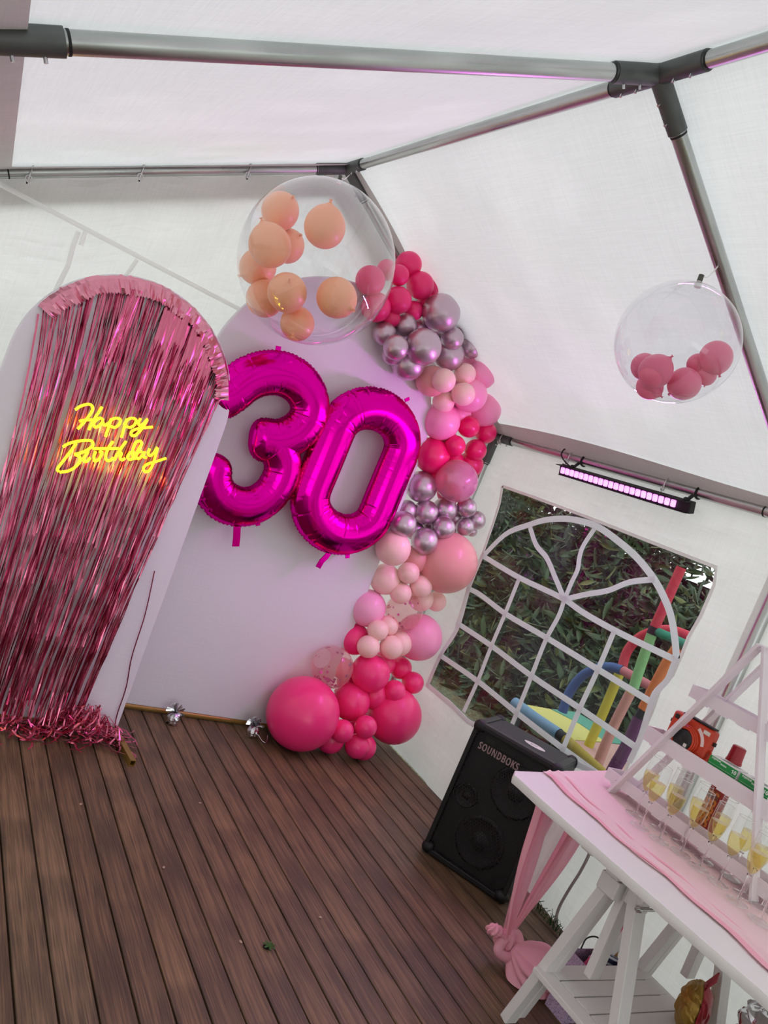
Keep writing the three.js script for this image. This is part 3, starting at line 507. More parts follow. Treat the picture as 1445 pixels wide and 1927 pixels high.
// garland rows: x, y, radius in the photograph, colour, layer (0 lies behind), label
const G = [
  [728, 508, 19, 'magenta', 0, 'magenta balloon at the garland top, half seen through the big bubble, above another'],
  [697, 528, 27, 'magenta', 1, 'magenta balloon seen wholly through the big bubble beside its rim'],
  [769, 498, 24, 'magenta', 1, 'topmost magenta balloon of the garland, against the tent roof'],
  [750, 518, 19.5, 'magenta', 2, 'small magenta balloon tucked under the topmost one, beside the bubble rim'],
  [805, 539, 22, 'magenta', 0, 'magenta balloon peeping out behind another at the garland outer top edge'],
  [791, 537, 25, 'magenta', 2, 'large magenta balloon in the middle of the top cluster'],
  [749, 565, 25, 'magenta', 3, 'front magenta balloon with a dark tip, just right of the bubble rim'],
  [778, 585, 18, 'magenta', 1, 'magenta balloon wedged above the mauve chrome pair'],
  [708, 578, 27, 'magenta', 0, 'magenta balloon low behind the big bubble, above the mauve chrome balloons'],
  [735, 598, 18, 'magenta', 0, 'dark magenta balloon in the gap behind two small chrome balloons'],
  [802, 568, 17, 'magenta', 0, 'magenta balloon almost hidden behind the largest upper chrome balloon'],
  [830, 589, 35, 'chrome', 1, 'largest mauve chrome balloon, top of the upper chrome cluster'],
  [796, 653, 34, 'chrome', 2, 'big mauve chrome balloon in the centre of the upper chrome cluster'],
  [723, 628, 22, 'chrome', 0, 'mauve chrome balloon at the inner edge of the upper cluster, partly covered'],
  [763, 612, 21.5, 'chrome', 3, 'small mauve chrome balloon under the front magenta balloon'],
  [745, 654, 23, 'chrome', 3, 'front small mauve chrome balloon at the inner side of the upper cluster'],
  [738, 667, 19, 'chrome', 1, 'mauve chrome balloon mostly hidden behind a small front one'],
  [768, 684, 31, 'chrome', 0, 'dark mauve chrome balloon at the bottom of the upper cluster, above the zero'],
  [844, 668, 29, 'chrome', 1, 'mauve chrome balloon below a small round one, above the pale pink ones'],
  [851, 637, 21, 'chrome', 3, 'small mauve chrome balloon right of the big central chrome one'],
  [881, 611, 21, 'chrome', 2, 'small mauve chrome balloon at the outer top of the upper cluster'],
  [886, 654, 20.5, 'chrome', 3, 'small mauve chrome balloon with violet glint above the outer pink balloon'],
  [868, 594, 21, 'chrome', 0, 'mauve chrome balloon peeping over the outer edge behind the largest one'],
  [889, 632, 15, 'chrome', 0, 'sliver of a mauve chrome balloon between two small outer ones'],
  [892, 672, 31, 'pink', 0, 'pink balloon at the outer edge directly below the chrome cluster'],
  [906, 705, 27, 'pink', 0, 'pink balloon furthest out, halfway down the upper pink group'],
  [835, 716, 22, 'blush', 3, 'small pale pink balloon just below the upper chrome cluster'],
  [875, 704, 20, 'blush', 2, 'small pale pink balloon with a violet glint beside the outer pink one'],
  [872, 742, 21.5, 'blush', 3, 'small pale pink balloon in front of the large violet-lit pink one'],
  [835, 756, 20, 'blush', 2, 'small pale pink balloon lowest of the upper group of four'],
  [812, 717, 28.5, 'coral', 0, 'coral balloon at the inner edge beside the top of the zero'],
  [884, 743, 32, 'pink', 1, 'large pink balloon lit violet along its lower edge'],
  [911, 772, 31, 'pink', 0, 'bright violet-lit pink balloon next to the eave pole corner'],
  [830, 793, 35, 'pink', 1, 'large pink balloon above the hot pink ones, beside the zero'],
  [882, 803, 20, 'hot', 3, 'small hot pink balloon topmost of the group of four under the eave corner'],
  [914, 814, 20, 'hot', 2, 'small hot pink balloon touching the eave pole end'],
  [856, 839, 19.5, 'hot', 2, 'small hot pink balloon at the inner side of the group of four'],
  [895, 847, 20, 'hot', 3, 'small hot pink balloon lowest of the group of four, above the confetti one'],
  [813, 857, 33, 'hot', 1, 'big hot pink balloon touching the zero above the lower chrome cluster'],
  [885, 874, 24, 'hot', 0, 'hot pink balloon behind the upper confetti balloon at the outer edge'],
  [850, 868, 22, 'hot', 0, 'hot pink balloon deep between the big hot pink and the confetti balloon'],
  [820, 900, 22, 'hot', 0, 'hot pink balloon in the shadow gap above the lower chrome cluster'],
  [845, 928, 22, 'hot', 0, 'hot pink balloon barely seen below the upper confetti balloon'],
  [859, 905, 39, 'confetti', 2, 'translucent pink balloon with violet confetti dots, upper of the confetti ones'],
  [793, 916, 29, 'chrome', 1, 'largest dusty mauve balloon at the top of the lower chrome cluster'],
  [801, 964, 23, 'chrome', 3, 'shiny mauve chrome balloon in the middle of the lower cluster'],
  [758, 987, 25, 'chrome', 3, 'shiny mauve chrome balloon touching the edge of the zero'],
  [834, 993, 22, 'chrome', 3, 'shiny mauve chrome balloon on top of the big coral balloon'],
  [799, 1018, 25, 'chrome', 3, 'lowest mauve chrome balloon of the lower cluster'],
  [765, 961, 20, 'chrome', 0, 'dull mauve balloon behind two shiny ones near the zero'],
  [837, 959, 23, 'chrome', 1, 'mauve chrome balloon just under the upper confetti balloon'],
  [878, 955, 18.5, 'chrome', 2, 'small mauve chrome balloon at the outer top of the lower cluster'],
  [875, 991, 17, 'chrome', 2, 'small mauve chrome balloon at the outer bottom of the lower cluster'],
  [896, 979, 17.5, 'chrome', 1, 'mauve chrome balloon nearest the window frame'],
  [888, 1000, 10, 'chrome', 0, 'tiny sliver of mauve chrome balloon below the outermost one'],
  [740, 1032, 32, 'blush', 1, 'dusty pink balloon below the zero balloon neck side'],
  [840, 1058, 57, 'coral', 0, 'biggest coral pink balloon on the window side of the garland'],
  [725, 1090, 28.5, 'blush', 1, 'pale pink balloon behind the small ones at the inner edge, mid height'],
  [769, 1078, 20, 'blush', 2, 'small blush balloon topmost of the middle small group'],
  [792, 1103, 21, 'blush', 3, 'small blush balloon in front of the biggest coral balloon'],
  [754, 1116, 20, 'blush', 3, 'small blush balloon at the inner side of the middle small group'],
  [792, 1127, 23, 'blush', 1, 'blush balloon lowest of the middle small group'],
  [821, 1132, 18.5, 'blush', 0, 'small blush balloon nearest the window in the middle group'],
  [691, 1144, 34.5, 'candy', 2, 'large candy pink balloon at the inner edge above the hot pink one'],
  [761, 1151, 34, 'confettiClear', 1, 'clear balloon with loose violet confetti in the middle of the garland'],
  [668, 1203, 28.5, 'deep', 1, 'deep pink balloon under the large candy pink one'],
  [711, 1186, 19.5, 'blush', 3, 'small pale pink balloon topmost of the lower group of four'],
  [731, 1177, 18.5, 'blush', 2, 'small pale pink balloon at the back of the lower group of four'],
  [693, 1217, 21, 'blush', 3, 'small pale pink balloon at the inner side of the lower group of four'],
  [736, 1218, 22, 'blush', 3, 'small pale pink balloon at the bottom of the lower group of four'],
  [751, 1211, 23.5, 'blush', 1, 'pale pink balloon behind the lower group of four, window side'],
  [788, 1199, 43, 'pink', 0, 'big pink balloon below the clear confetti balloon, beside the window'],
  [625, 1255, 39, 'confettiClear', 1, 'clear balloon with confetti settled at its bottom, above the biggest pink one'],
  [697, 1266, 36, 'deep', 2, 'large deep pink balloon under the lower group of four'],
  [754, 1257, 20.5, 'deep', 2, 'small deep pink balloon upper of three at the window side'],
  [777, 1285, 20, 'deep', 2, 'small deep pink balloon outermost of three at the window side'],
  [742, 1301, 20.5, 'deep', 3, 'small deep pink balloon resting on the big lower one'],
  [661, 1321, 34, 'deep', 2, 'deep pink balloon between the two biggest bottom balloons'],
  [570, 1343, 67, 'deep', 0, 'biggest deep pink balloon of all, on the boards by the silver weight'],
  [741, 1347, 51, 'deep', 0, 'big deep pink balloon at the bottom on the window side'],
  [644, 1376, 21, 'deep', 3, 'small deep pink balloon low beside the biggest one'],
  [688, 1368, 20.7, 'deep', 3, 'small deep pink balloon low beside the big window-side one'],
  [672, 1404, 22.5, 'deep', 2, 'small deep pink balloon lowest in front, touching the boards'],
  [622, 1391, 26, 'deep', 0, 'deep pink balloon on the boards behind the biggest one'],
  [684, 1406, 23.5, 'deep', 0, 'deep pink balloon on the boards behind the lowest small one'],
  [790, 622, 20, 'chrome', 0, 'mauve chrome balloon in the gap between the two largest upper chrome ones'],
  [826, 640, 19, 'chrome', 0, 'dark mauve balloon showing in the gap beside the big central chrome one'],
  [864, 652, 17, 'chrome', 0, 'dark mauve balloon in the gap between small outer chrome ones'],
  [846, 736, 22, 'pink', 0, 'pink balloon deep between the four small pale ones'],
  [862, 778, 24, 'pink', 0, 'pink balloon deep between the violet-lit ones above the hot pink group'],
  [838, 828, 22, 'hot', 0, 'hot pink balloon in the gap under the large pink one by the zero'],
  [815, 985, 20, 'chrome', 0, 'dark chrome balloon in the centre gap of the lower cluster'],
  [780, 998, 18, 'chrome', 0, 'dark chrome balloon in the gap above the lowest chrome one'],
  [858, 976, 17, 'chrome', 0, 'dark chrome balloon in the gap between lower cluster and its outer trio'],
  [782, 1052, 26, 'coral', 0, 'coral balloon in the gap between dusty pink and biggest coral ones'],
  [748, 1098, 18, 'blush', 0, 'blush balloon deep in the gap of the middle small group'],
  [722, 1248, 22, 'deep', 0, 'deep pink balloon in the gap beneath the lower pale group of four'],
  [704, 1308, 26, 'deep', 0, 'deep pink balloon in the gap left of the three small window-side ones'],
  [668, 1366, 22, 'deep', 0, 'deep pink balloon in the gap between the two small low ones'],
  [645, 1258, 20, 'deep', 0, 'deep pink balloon seen through the rim of the clear confetti one'],
  [652, 1284, 18, 'deep', 0, 'dark pink balloon in the gap under the clear confetti balloon'],
];
{
  const done = [], rows = G.map((r, i) => [...r, i]).sort((a, b) => a[4] - b[4] || b[2] - a[2]);
  for (const [x, y, rp, col, lay, label] of rows) {
    let p, r, w = -0.02;
    for (const d of done) if (d.lay < lay && Math.hypot(d.x - x, d.y - y) < (d.rp + rp) * 0.92) w = Math.max(w, d.w + 0.01);
    for (; w < 0.7; w += 0.006) {
      p = A2.hit(x, y, w); r = rp * depthOf(p) / FOCAL * 1.03;
      const u = p.clone().sub(A2.o).dot(A2.u), v = p.clone().sub(A2.o).dot(A2.v), inside = u < 0.975 - (v > 1.687 ? 0.675 - Math.sqrt(Math.max(0, 0.4556 - (v - 1.687) ** 2)) : 0) + r * 0.5;
      if (inside && w < r * 0.9) continue;
      if (p.z < r * 0.9 + 0.03 || p.x > WX - r * 0.98 - 0.005 || p.y < r) continue;
      if (done.every((d) => d.p.distanceTo(p) > (d.r + r) * 0.74)) break;
    }
    done.push({ p, r, x, y, rp, w, lay });
    const neck = A2.n.clone().multiplyScalar(-1).add(V(rr(-0.3, 0.3), rr(-0.3, 0.3), 0));
    balloon(col.startsWith('confetti') ? 'confetti_balloon' : 'balloon', label, M[col], p, r, neck, 'balloons of the garland', col.startsWith('confetti') ? 'confetti' : '');
  }
}
// clear bubbles with small balloons inside
function bubble(label, c, r, stretch, knotTo, hang, seams) {
  const t = thing('bubble_balloon', label, 'balloon', c.toArray());
  const up = knotTo.clone().sub(c).normalize(), m = new THREE.Matrix4().makeRotationFromQuaternion(new THREE.Quaternion().setFromUnitVectors(V(0, 1, 0), up)).setPosition(c);
  part('shell', new THREE.SphereGeometry(r, 64, 48).scale(1, stretch, 1).applyMatrix4(m), M.bubble, t);
  const k = c.clone().addScaledVector(up, r * stretch);
  part('neck', [rod(k.clone().addScaledVector(up, -0.004), k.clone().addScaledVector(up, 0.018), 0.011, 12, 0.006)], M.seam, t);
  part('tie', rod(k.clone().addScaledVector(up, 0.014), k.clone().addScaledVector(up, 0.034), 0.008, 12), std({ color: 0x4a4a40, roughness: 0.6 }), t);
  part('cord', tube([k.clone().addScaledVector(up, 0.03), k.clone().lerp(hang, 0.5).add(V(0, -0.004, 0)), hang], 0.0022, 12, 6), M.seam, t);
}
{
  const T1 = 3.42, c1 = away(596, 495, T1), r1 = 148 * T1 / FOCAL;
  bubble('large clear bubble balloon holding nine peach balloons, below the gable apex', c1, r1, 1.03, away(637, 345, T1 - 0.02), V(0.01, HR - 0.03, 0.03));
  const inB = (x, y, rp, dz, T) => { const t = T - dz / FOCAL * T; return [away(x, y, t), rp * t / FOCAL]; };
  for (const [x, y, rp, dz, nx, ny, label] of [
    [527, 397.5, 35, -10, 0.4, 0.2, 'peach balloon highest inside the large bubble'], [611, 428, 39, 60, 0.3, 1, 'peach balloon on its own with an upright knot, towards the garland'],
    [508, 463, 40, 55, -0.3, 1, 'front peach balloon overlapping two others, knot on top'], [540, 463, 32, -60, 0.5, 0.2, 'peach balloon half hidden behind the front one'],
    [486, 502, 34, -25, -0.9, -0.6, 'peach balloon nearest the rim on the fringe side'], [498, 562, 35, -18, 0.2, -0.1, 'peach balloon low by the rim, behind another'],
    [540, 551, 37, 62, 0.1, 0.1, 'peach balloon low in front, overlapping its neighbour'], [633, 560, 38, 45, 0.8, -0.7, 'peach balloon on its own lower down with knot showing'],
    [559.5, 609, 32, 6, -0.1, -0.5, 'lowest peach balloon at the bottom of the large bubble']]) {
    const [p, r] = inB(x, y, rp, dz, T1); balloon('balloon', label, M.peach, p, r, V(nx, ny, 0.45).applyQuaternion(camera.quaternion), 'peach balloons in the large bubble');
  }
  const T2 = 2.3, c2 = away(1273, 645, T2), r2 = 114 * T2 / FOCAL;
  bubble('small clear bubble balloon holding rose pink balloons, near the roof slope', c2, r2, 1.0, away(1313, 537, T2), onZ(1352, 500, L));
  for (const [x, y, rp, dz, nx, ny, label] of [
    [1212, 689, 25, -30, -0.3, -1, 'rose balloon at the back on the inner side of the small bubble'], [1233, 699, 32, 40, 0.3, 0.3, 'large front rose balloon on the inner side of the small bubble'],
    [1222, 727, 25, 0, 0.6, -0.6, 'rose balloon at the bottom under the large front one'], [1288, 722, 31, 12, -0.9, -0.6, 'rose balloon in the middle lying on its side with a streaky look'],
    [1313, 686, 21, -20, 0.4, -0.8, 'small rose balloon between the middle and the outer one'], [1347, 672, 31, 15, 0.1, -1, 'rose balloon highest in the small bubble, beside the pole'], [1330, 707, 18, -5, -0.3, -1, 'small rose balloon under the highest one, knot down']]) {
    const [p, r] = inB(x, y, rp, dz, T2); balloon('balloon', label, M.rose, p, r * 0.98, V(nx, ny, 0.2).applyQuaternion(camera.quaternion), 'rose balloons in the small bubble');
  }
}
// silver weights
{
  const make = (p, label) => {
    const t = thing('balloon_weight', label, 'balloon weight', p.toArray(), 0, 'silver weights along the arch foot');
    const g = new THREE.IcosahedronGeometry(1, 3), a = g.attributes.position; for (let i = 0; i < a.count; i++) { const v = V(a.getX(i), a.getY(i), a.getZ(i)), k = 1 + 0.22 * (vnoise(v.x * 4 + 9, v.y * 4 + v.z * 3 + 9) - 0.5); a.setXYZ(i, v.x * 0.034 * k, (v.y < -0.7 ? -0.7 : v.y) * 0.036 * k + 0.026, v.z * 0.034 * k); }
    g.computeVertexNormals(); part('wrapped_base', g, M.silver, t, false);
    const tuft = []; for (let i = 0; i < 46; i++) { const th = rr(0, 6.28), e = rr(0.0, 1.3), d = V(Math.cos(th) * Math.cos(e), Math.sin(e), Math.sin(th) * Math.cos(e)), o = V(0, 0.062, 0), pts = [o, o.clone().addScaledVector(d, 0.028), o.clone().addScaledVector(d, 0.05).add(V(0, -0.006, 0))]; tuft.push(ribbon(pts, 0.008, V(d.z, 0.3, -d.x).normalize(), 0.0006)); }
    part('tinsel_tuft', tuft.map(clean), M.silver, t, false).userData.kind = 'stuff';
    return t;
  };
  const a = make(onY(322, 1362, 0), 'silver foil balloon weight beside the fringe arch'), b = make(onY(472, 1386, 0), 'silver foil balloon weight beside the biggest pink balloon');
  part('ribbon', tube([V(0.02, 0.03, 0.01), V(0.05, 0.006, 0.045), V(0.07, 0.005, 0.05), V(0.08, 0.03, 0.02)], 0.003, 20, 6), M.silver, b, false);
}

// ---------- speaker ----------
{
  const t = thing('speaker', 'large black speaker with perforated front standing by the window wall', 'speaker', [1.095, 0, 1.287], -Math.atan2(0.868, 0.497));
  const w = 0.43, h = 0.655, d = 0.30, P = (n, g, m, par = t) => part(n, g, m, par, false), e = 0.022;
  P('cabinet', [rbox(w, h - 0.01, d - 0.03, w / 2, h / 2 + 0.005, -d / 2 - 0.015, 0.008)], std({ color: 0x222422, roughness: 0.6 }));
  P('front_frame', [rbox(w, e, 0.03, w / 2, h - e / 2, -0.015), rbox(w, e, 0.03, w / 2, e / 2 + 0.008, -0.015), rbox(e, h - 0.02, 0.03, e / 2, h / 2, -0.015), rbox(e, h - 0.02, 0.03, w - e / 2, h / 2, -0.015)], M.black);
  P('top_rail', [rbox(w - 0.06, 0.012, 0.03, w / 2, h + 0.002, -0.02), rbox(0.03, 0.012, d - 0.08, 0.02, h + 0.002, -d / 2), rbox(0.03, 0.012, d - 0.08, w - 0.02, h + 0.002, -d / 2)], std({ color: 0x3a3d38, metalness: 0.4, roughness: 0.5 }));
  const hex = tex(64, 110, (u, v) => { let best = 9; for (const [cx, cy] of [[0.5, 0.25], [0, 0.75], [1, 0.75], [0.5, 1.25], [0, -0.25], [1, -0.25]]) { const dx = (u - cx) * 64, dy = (v - cy) * 110; best = Math.min(best, Math.max(Math.abs(dx), Math.abs(dx) * 0.5 + Math.abs(dy) * 0.866) / 32); } return best < 0.78 ? 0 : 1; }, false);
  const gg = new THREE.PlaneGeometry(w - 2 * e, h - 2 * e); const u = gg.attributes.uv; for (let i = 0; i < u.count; i++) u.setXY(i, u.getX(i) * (w - 2 * e) / 0.0135, u.getY(i) * (h - 2 * e) / 0.0234);
  P('grille', gg.translate(w / 2, h / 2, -0.006), std({ color: 0x141416, metalness: 0.2, roughness: 0.5, alphaMap: hex, alphaTest: 0.5 }));
  P('baffle', box(w - 2 * e, h - 2 * e, 0.004, w / 2, h / 2, -0.034), std({ color: 0x050506, roughness: 0.8 }));
  const driver = (x, y, r) => { const o = P('woofer', [lathe([[r, 0], [r * 1.02, 0.006], [r * 0.9, 0.012], [r * 0.84, 0.004], [r * 0.4, -0.0], [r * 0.35, 0.004], [r * 0.2, 0.010], [0.001, 0.013]].map(([a, b]) => [a, b]), 48).rotateX(Math.PI / 2).translate(x, y, -0.03)], std({ color: 0x17171a, roughness: 0.45 })); return o; };
  driver(0.285, 0.455, 0.115); driver(0.225, 0.175, 0.115); driver(0.085, 0.325, 0.055);
  for (const x of [0, 1]) for (const y of [0, 1]) for (const z of [0, 1]) P('corner_guard', new RoundedBoxGeometry(0.062, 0.055, 0.062, 4, 0.026).translate(x ? w - 0.022 : 0.022, y ? h - 0.014 : 0.028, z ? -d + 0.02 : -0.022), M.rubber);
  P('lettering', text('SOUNDBOKS', 0.030, 0.003).scale(0.82, 1.12, 1).translate(0.155, h - 0.088, -0.005), std({ color: 0x9c8486, roughness: 0.5, metalness: 0.3 }));
  const st = tex(128, 64, (a, b) => { const k = Math.abs(b - 0.72) < 0.03 || Math.abs(b - 0.3) < 0.025 ? 0.45 : a > 0.28 && a < 0.62 && b > 0.38 && b < 0.62 && hash(Math.floor(a * 40), Math.floor(b * 14)) > 0.4 ? 0.45 : 0.92; return [k, k, k * 0.97]; });
  const el = new THREE.CircleGeometry(1, 40).scale(0.052, 0.03, 1).rotateX(-Math.PI / 2).translate(0.255, h + 0.0012, -0.135);
  P('sticker', el, std({ map: st, roughness: 0.35 }));
}

// ---------- table ----------
const TY = 0.75;
const roughEdge = (pts, step = 0.03, amp = 0.003) => { const o = []; pts.forEach((p, i) => { const q = pts[(i + 1) % pts.length], n = Math.max(1, Math.round(Math.hypot(q[0] - p[0], q[1] - p[1]) / step)); for (let k = 0; k < n; k++) o.push([p[0] + (q[0] - p[0]) * k / n + amp * (hash(i, k) - 0.5), p[1] + (q[1] - p[1]) * k / n + amp * (hash(k, i + 5) - 0.5)]); }); return o; };
const XB = 1.41;                                               // table's wall side
const tableT = thing('table', 'white painted board table top with chipped edges on trestles', 'table', [1.03, TY - 0.032, 2.9]);
{
  const pts = roughEdge([[0.668, 2.02], [0.66, 2.2], [0.662, 2.9], [0.68, 3.75], [XB, 3.75], [XB, 1.80], [1.1, 1.905], [0.70, 1.985]]), s = new THREE.Shape(pts.map(([x, z]) => new THREE.Vector2(x, -z)));
  const g = new THREE.ExtrudeGeometry(s, { depth: 0.022, bevelEnabled: true, bevelSize: 0.005, bevelThickness: 0.005, bevelSegments: 2 }).rotateX(-Math.PI / 2).translate(0, TY - 0.027, 0);
  part('board', toCreasedNormals(g, 0.5), M.paintTop, tableT);
}
function trestle(z0, label) {
  const t = thing('trestle', label, 'trestle', [1.08, 0, z0]), X = [0.84, 1.35], Z = (k) => z0 + k, up = V(1, 0, 0);
  for (const x of X) {
    part('leg', bar(V(x, 0.0, Z(-0.2)), V(x, 0.66, Z(-0.045)), 0.034, 0.052, up), M.paint, t);
    part('leg', bar(V(x + 0.03, 0.03, Z(-0.185)), V(x + 0.03, 0.6, Z(-0.055)), 0.026, 0.03, up), M.paint, t);
    part('leg', bar(V(x, 0.0, Z(0.25)), V(x, 0.69, Z(0.03)), 0.034, 0.056, up), M.paint, t);
    const post = part('post', bar(V(x + 0.02, 0.33, Z(0.0)), V(x + 0.02, 0.65, Z(-0.005)), 0.03, 0.05, up), M.paint, t);
    for (const y of [0.42, 0.5, 0.58]) part('screw', rod(V(x + 0.0, y, Z(0.0)), V(x + 0.003, y, Z(0.0)), 0.004, 8), M.black, post);
    part('rail', bar(V(x - 0.022, 0.232, Z(-0.152)), V(x - 0.022, 0.232, Z(0.19)), 0.02, 0.062, up), M.paint, t);
    part('clamp_block', [rbox(0.075, 0.06, 0.075, x - 0.01, 0.625, Z(-0.035), 0.006), rbox(0.05, 0.06, 0.06, x + 0.0, 0.64, Z(0.05), 0.006)], M.paint, t);
    part('bolt', [rod(V(x - 0.05, 0.63, Z(0.085)), V(x + 0.04, 0.63, Z(0.085)), 0.005, 10), rod(V(x - 0.04, 0.63, Z(0.085)), V(x - 0.03, 0.63, Z(0.085)), 0.011, 6)], M.bolt, t);
  }
  part('top_beam', bar(V(0.77, 0.69, Z(-0.02)), V(1.39, 0.69, Z(-0.02)), 0.052, 0.052), M.paint, t);
  part('top_beam', bar(V(0.78, 0.69, Z(-0.145)), V(1.39, 0.69, Z(-0.145)), 0.052, 0.05), M.paint, t);
  for (let k = 0; k < 5; k++) part('shelf_board', rbox(0.49, 0.016, 0.066, 1.095, 0.236, Z(-0.122 + k * 0.0705), 0.003), M.paint, t);
}
trestle(2.46, 'white wooden trestle with a slatted shelf under the near end of the table');
trestle(3.38, 'white wooden trestle under the far end of the table');

// ---------- runner ----------
{
  const t = thing('table_runner', 'sheer pink cloth runner over the table, its end knotted above the boards', 'table runner', [1.1, TY, 2.6]);
  const left = (z) => 0.845 - 0.05 * (z - 2) - 0.012 * Math.sin(z * 9) + 0.008 * Math.sin(z * 23);
  part('cloth', sheet((u, v) => {
    const zf = 3.7 - (3.7 - 1.86) * v, xl = v > 0.93 ? left(zf) + 0.02 * (v - 0.93) : left(zf), x = xl + (1.395 - xl) * u, zmin = 2.0 - (x - 0.67) * 0.27 + 0.006, z = 3.7 - (3.7 - zmin) * v;
    const fold = Math.exp(-(((x - xl - 0.05) / 0.012) ** 2)) * 0.006 + Math.exp(-(((x - xl - 0.085 - 0.03 * Math.sin(z * 4)) / 0.014) ** 2)) * 0.005 + Math.exp(-(((x - xl) / 0.01) ** 2)) * 0.003;
    return V(x, TY + 0.003 + fold + 0.0025 * vnoise(x * 30, z * 9), z);
  }, 90, 160), M.runner, t);
  for (const [o, wd, ph, y] of [[0.0, 0.034, 0, 0.0068], [0.08, 0.02, 2, 0.0066]]) part('folded_hem', sheet((u, v) => { const z = 3.7 - (3.7 - 1.97) * v, x = left(z) + o + 0.018 * Math.sin(z * 3.1 + ph) * (o > 0 ? 1 : 0) + wd * (0.75 + 0.25 * Math.sin(z * 7 + ph)) * u; return V(x, TY + y + 0.002 * Math.sin(Math.PI * u), z); }, 8, 90), M.hem, t);
  // hanging end: several layers gathered into the knot
  const K = V(1.0, 0.115, 1.985), gather = (a0, a1, ph, out, mat) => part('hanging_panel', sheet((u, v) => {
    const a = a0 + (a1 - a0) * u, top = V(0.86 + 0.5 * a, 0.735, 1.972 - 0.135 * a + 0.02 * Math.sin(u * 18 + ph)), f = Math.pow(v, 1.35), p = top.clone().lerp(V(K.x + 0.05 * (a - 0.5), K.y, K.z - 0.012 * (a - 0.5) + out * 0.02), f), wv = Math.sin(u * 22 + ph) * 0.012 * (1 - v * 0.5);
    p.z += wv + out * 0.02 * Math.sin(Math.PI * v); p.x += 0.012 * Math.sin(v * 5 + u * 4) * Math.sin(Math.PI * v) - 0.09 * Math.sin(Math.PI * v) * (0.5 - a); return p;
  }, 60, 40), mat, t);
  gather(0.0, 0.34, 0, 1, M.drape); gather(0.2, 0.85, 1.7, -0.4, M.sheer); gather(0.68, 1.0, 3, 0.6, M.hem);
  const lump = (c, s, n, f) => { const g = new THREE.IcosahedronGeometry(1, 5), a = g.attributes.position; for (let i = 0; i < a.count; i++) { const v = V(a.getX(i), a.getY(i), a.getZ(i)), an = Math.atan2(v.z, v.x), k = 1 + n * Math.sin(an * f + v.y * 3) * (1 - Math.abs(v.y) * 0.4) + n * 0.8 * (vnoise(v.x * 3 + 7, v.y * 3 + v.z * 2 + 9) - 0.5); a.setXYZ(i, c.x + s[0] * v.x * k, Math.max(0.004, c.y + s[1] * v.y * k), c.z + s[2] * v.z * k); } g.computeVertexNormals(); return g; };
  part('knot', [tube([K.clone().add(V(-0.03, -0.012, 0.02)), K.clone().add(V(-0.045, -0.045, 0.035)), K.clone().add(V(0.0, -0.06, 0.05)), K.clone().add(V(0.045, -0.035, 0.04)), K.clone().add(V(0.05, 0.0, 0.015)), K.clone().add(V(0.01, 0.01, -0.01))], 0.019, 50, 16), lump(K.clone().add(V(0, -0.022, 0.008)), [0.045, 0.04, 0.036], 0.13, 9), lump(K.clone().add(V(-0.066, 0.012, 0.0)), [0.036, 0.02, 0.024], 0.2, 7)], M.drape, t);
  const C = V(1.095, 0.055, 2.085), tailG = new THREE.IcosahedronGeometry(1, 24), tp = tailG.attributes.position, KK = K.clone().sub(C).normalize();
  for (let i = 0; i < tp.count; i++) {
    const v = V(tp.getX(i), tp.getY(i), tp.getZ(i)), to = v.dot(KK), side = v.clone().addScaledVector(KK, -to), an = Math.atan2(side.y, side.x * KK.z - side.z * KK.x), pinch = Math.max(0, to), fold = 1 + (0.10 * Math.sin(an * 6 + 2 * to) + 0.07 * Math.sin(an * 11 - 1)) * (1 - Math.pow(Math.abs(to), 6)) + 0.14 * (vnoise(v.x * 3 + 9, v.y * 3 + v.z * 3 + 9) - 0.5);
    const thin = 1 - 0.6 * pinch * pinch, p = side.multiplyScalar(thin * fold).addScaledVector(KK, to);
    tp.setXYZ(i, C.x + p.x * 0.125, Math.max(0.004, C.y + p.y * 0.085), C.z + p.z * 0.115);
  }
  const tg = tailG; tg.computeVertexNormals();
  part('tail', tg, M.drape, t);
}

// ---------- display ladder ----------
const LX = 1.165;
{
  const t = thing('display_ladder', 'white A-frame display ladder with three trays standing on the pink runner', 'display shelf', [LX + 0.06, TY + 0.006, 2.34]), up = V(1, 0, 0), by = TY + 0.007;
  for (const x of [LX, LX + 0.115]) {
    const a = V(x, 1.49, 2.338);
    part('leg', bar(V(x, by, 2.03), V(x, 1.497, 2.332), 0.013, 0.04, up, 0.002), M.ladder, t);
    part('leg', bar(V(x + 0.001, by, 2.655), V(x + 0.001, 1.497, 2.352), 0.0125, 0.04, up, 0.002), M.ladder, t);
  }
  part('top_cap', rbox(0.125, 0.02, 0.05, LX + 0.057, 1.49, 2.342, 0.004), M.ladder, t);
  const tray = (y, h, z0, z1) => {
    const x0 = LX + 0.011, x1 = LX + 0.103, b = 0.006, zc = (z0 + z1) / 2, l = z1 - z0;
    const o = part('tray', [box(x1 - x0, b, l, (x0 + x1) / 2, y + b / 2, zc), box(b, h, l, x0, y + h / 2, zc), box(b, h, l, x1, y + h / 2, zc), box(x1 - x0, h, b, (x0 + x1) / 2, y + h / 2, z0), box(x1 - x0, h, b, (x0 + x1) / 2, y + h / 2, z1)], M.ladder, t);
    for (let k = 0; k < 4; k++) part('joint_tab', box(0.0065, 0.006, 0.05, x0 - 0.001, y - 0.002, z0 + 0.06 + k * (l - 0.12) / 3), M.ladder, o);
  };
  tray(1.222, 0.045, 2.155, 2.53); tray(0.995, 0.055, 2.055, 2.63); tray(0.785, 0.042, 1.97, 2.715);
  for (const [y, z] of [[1.247, 2.23], [1.03, 2.135], [0.806, 2.038], [1.247, 2.45], [1.045, 2.54], [0.82, 2.63]]) part('screw', rod(V(LX - 0.0095, y, z), V(LX - 0.005, y, z), 0.0035, 10), M.bolt, t);
}
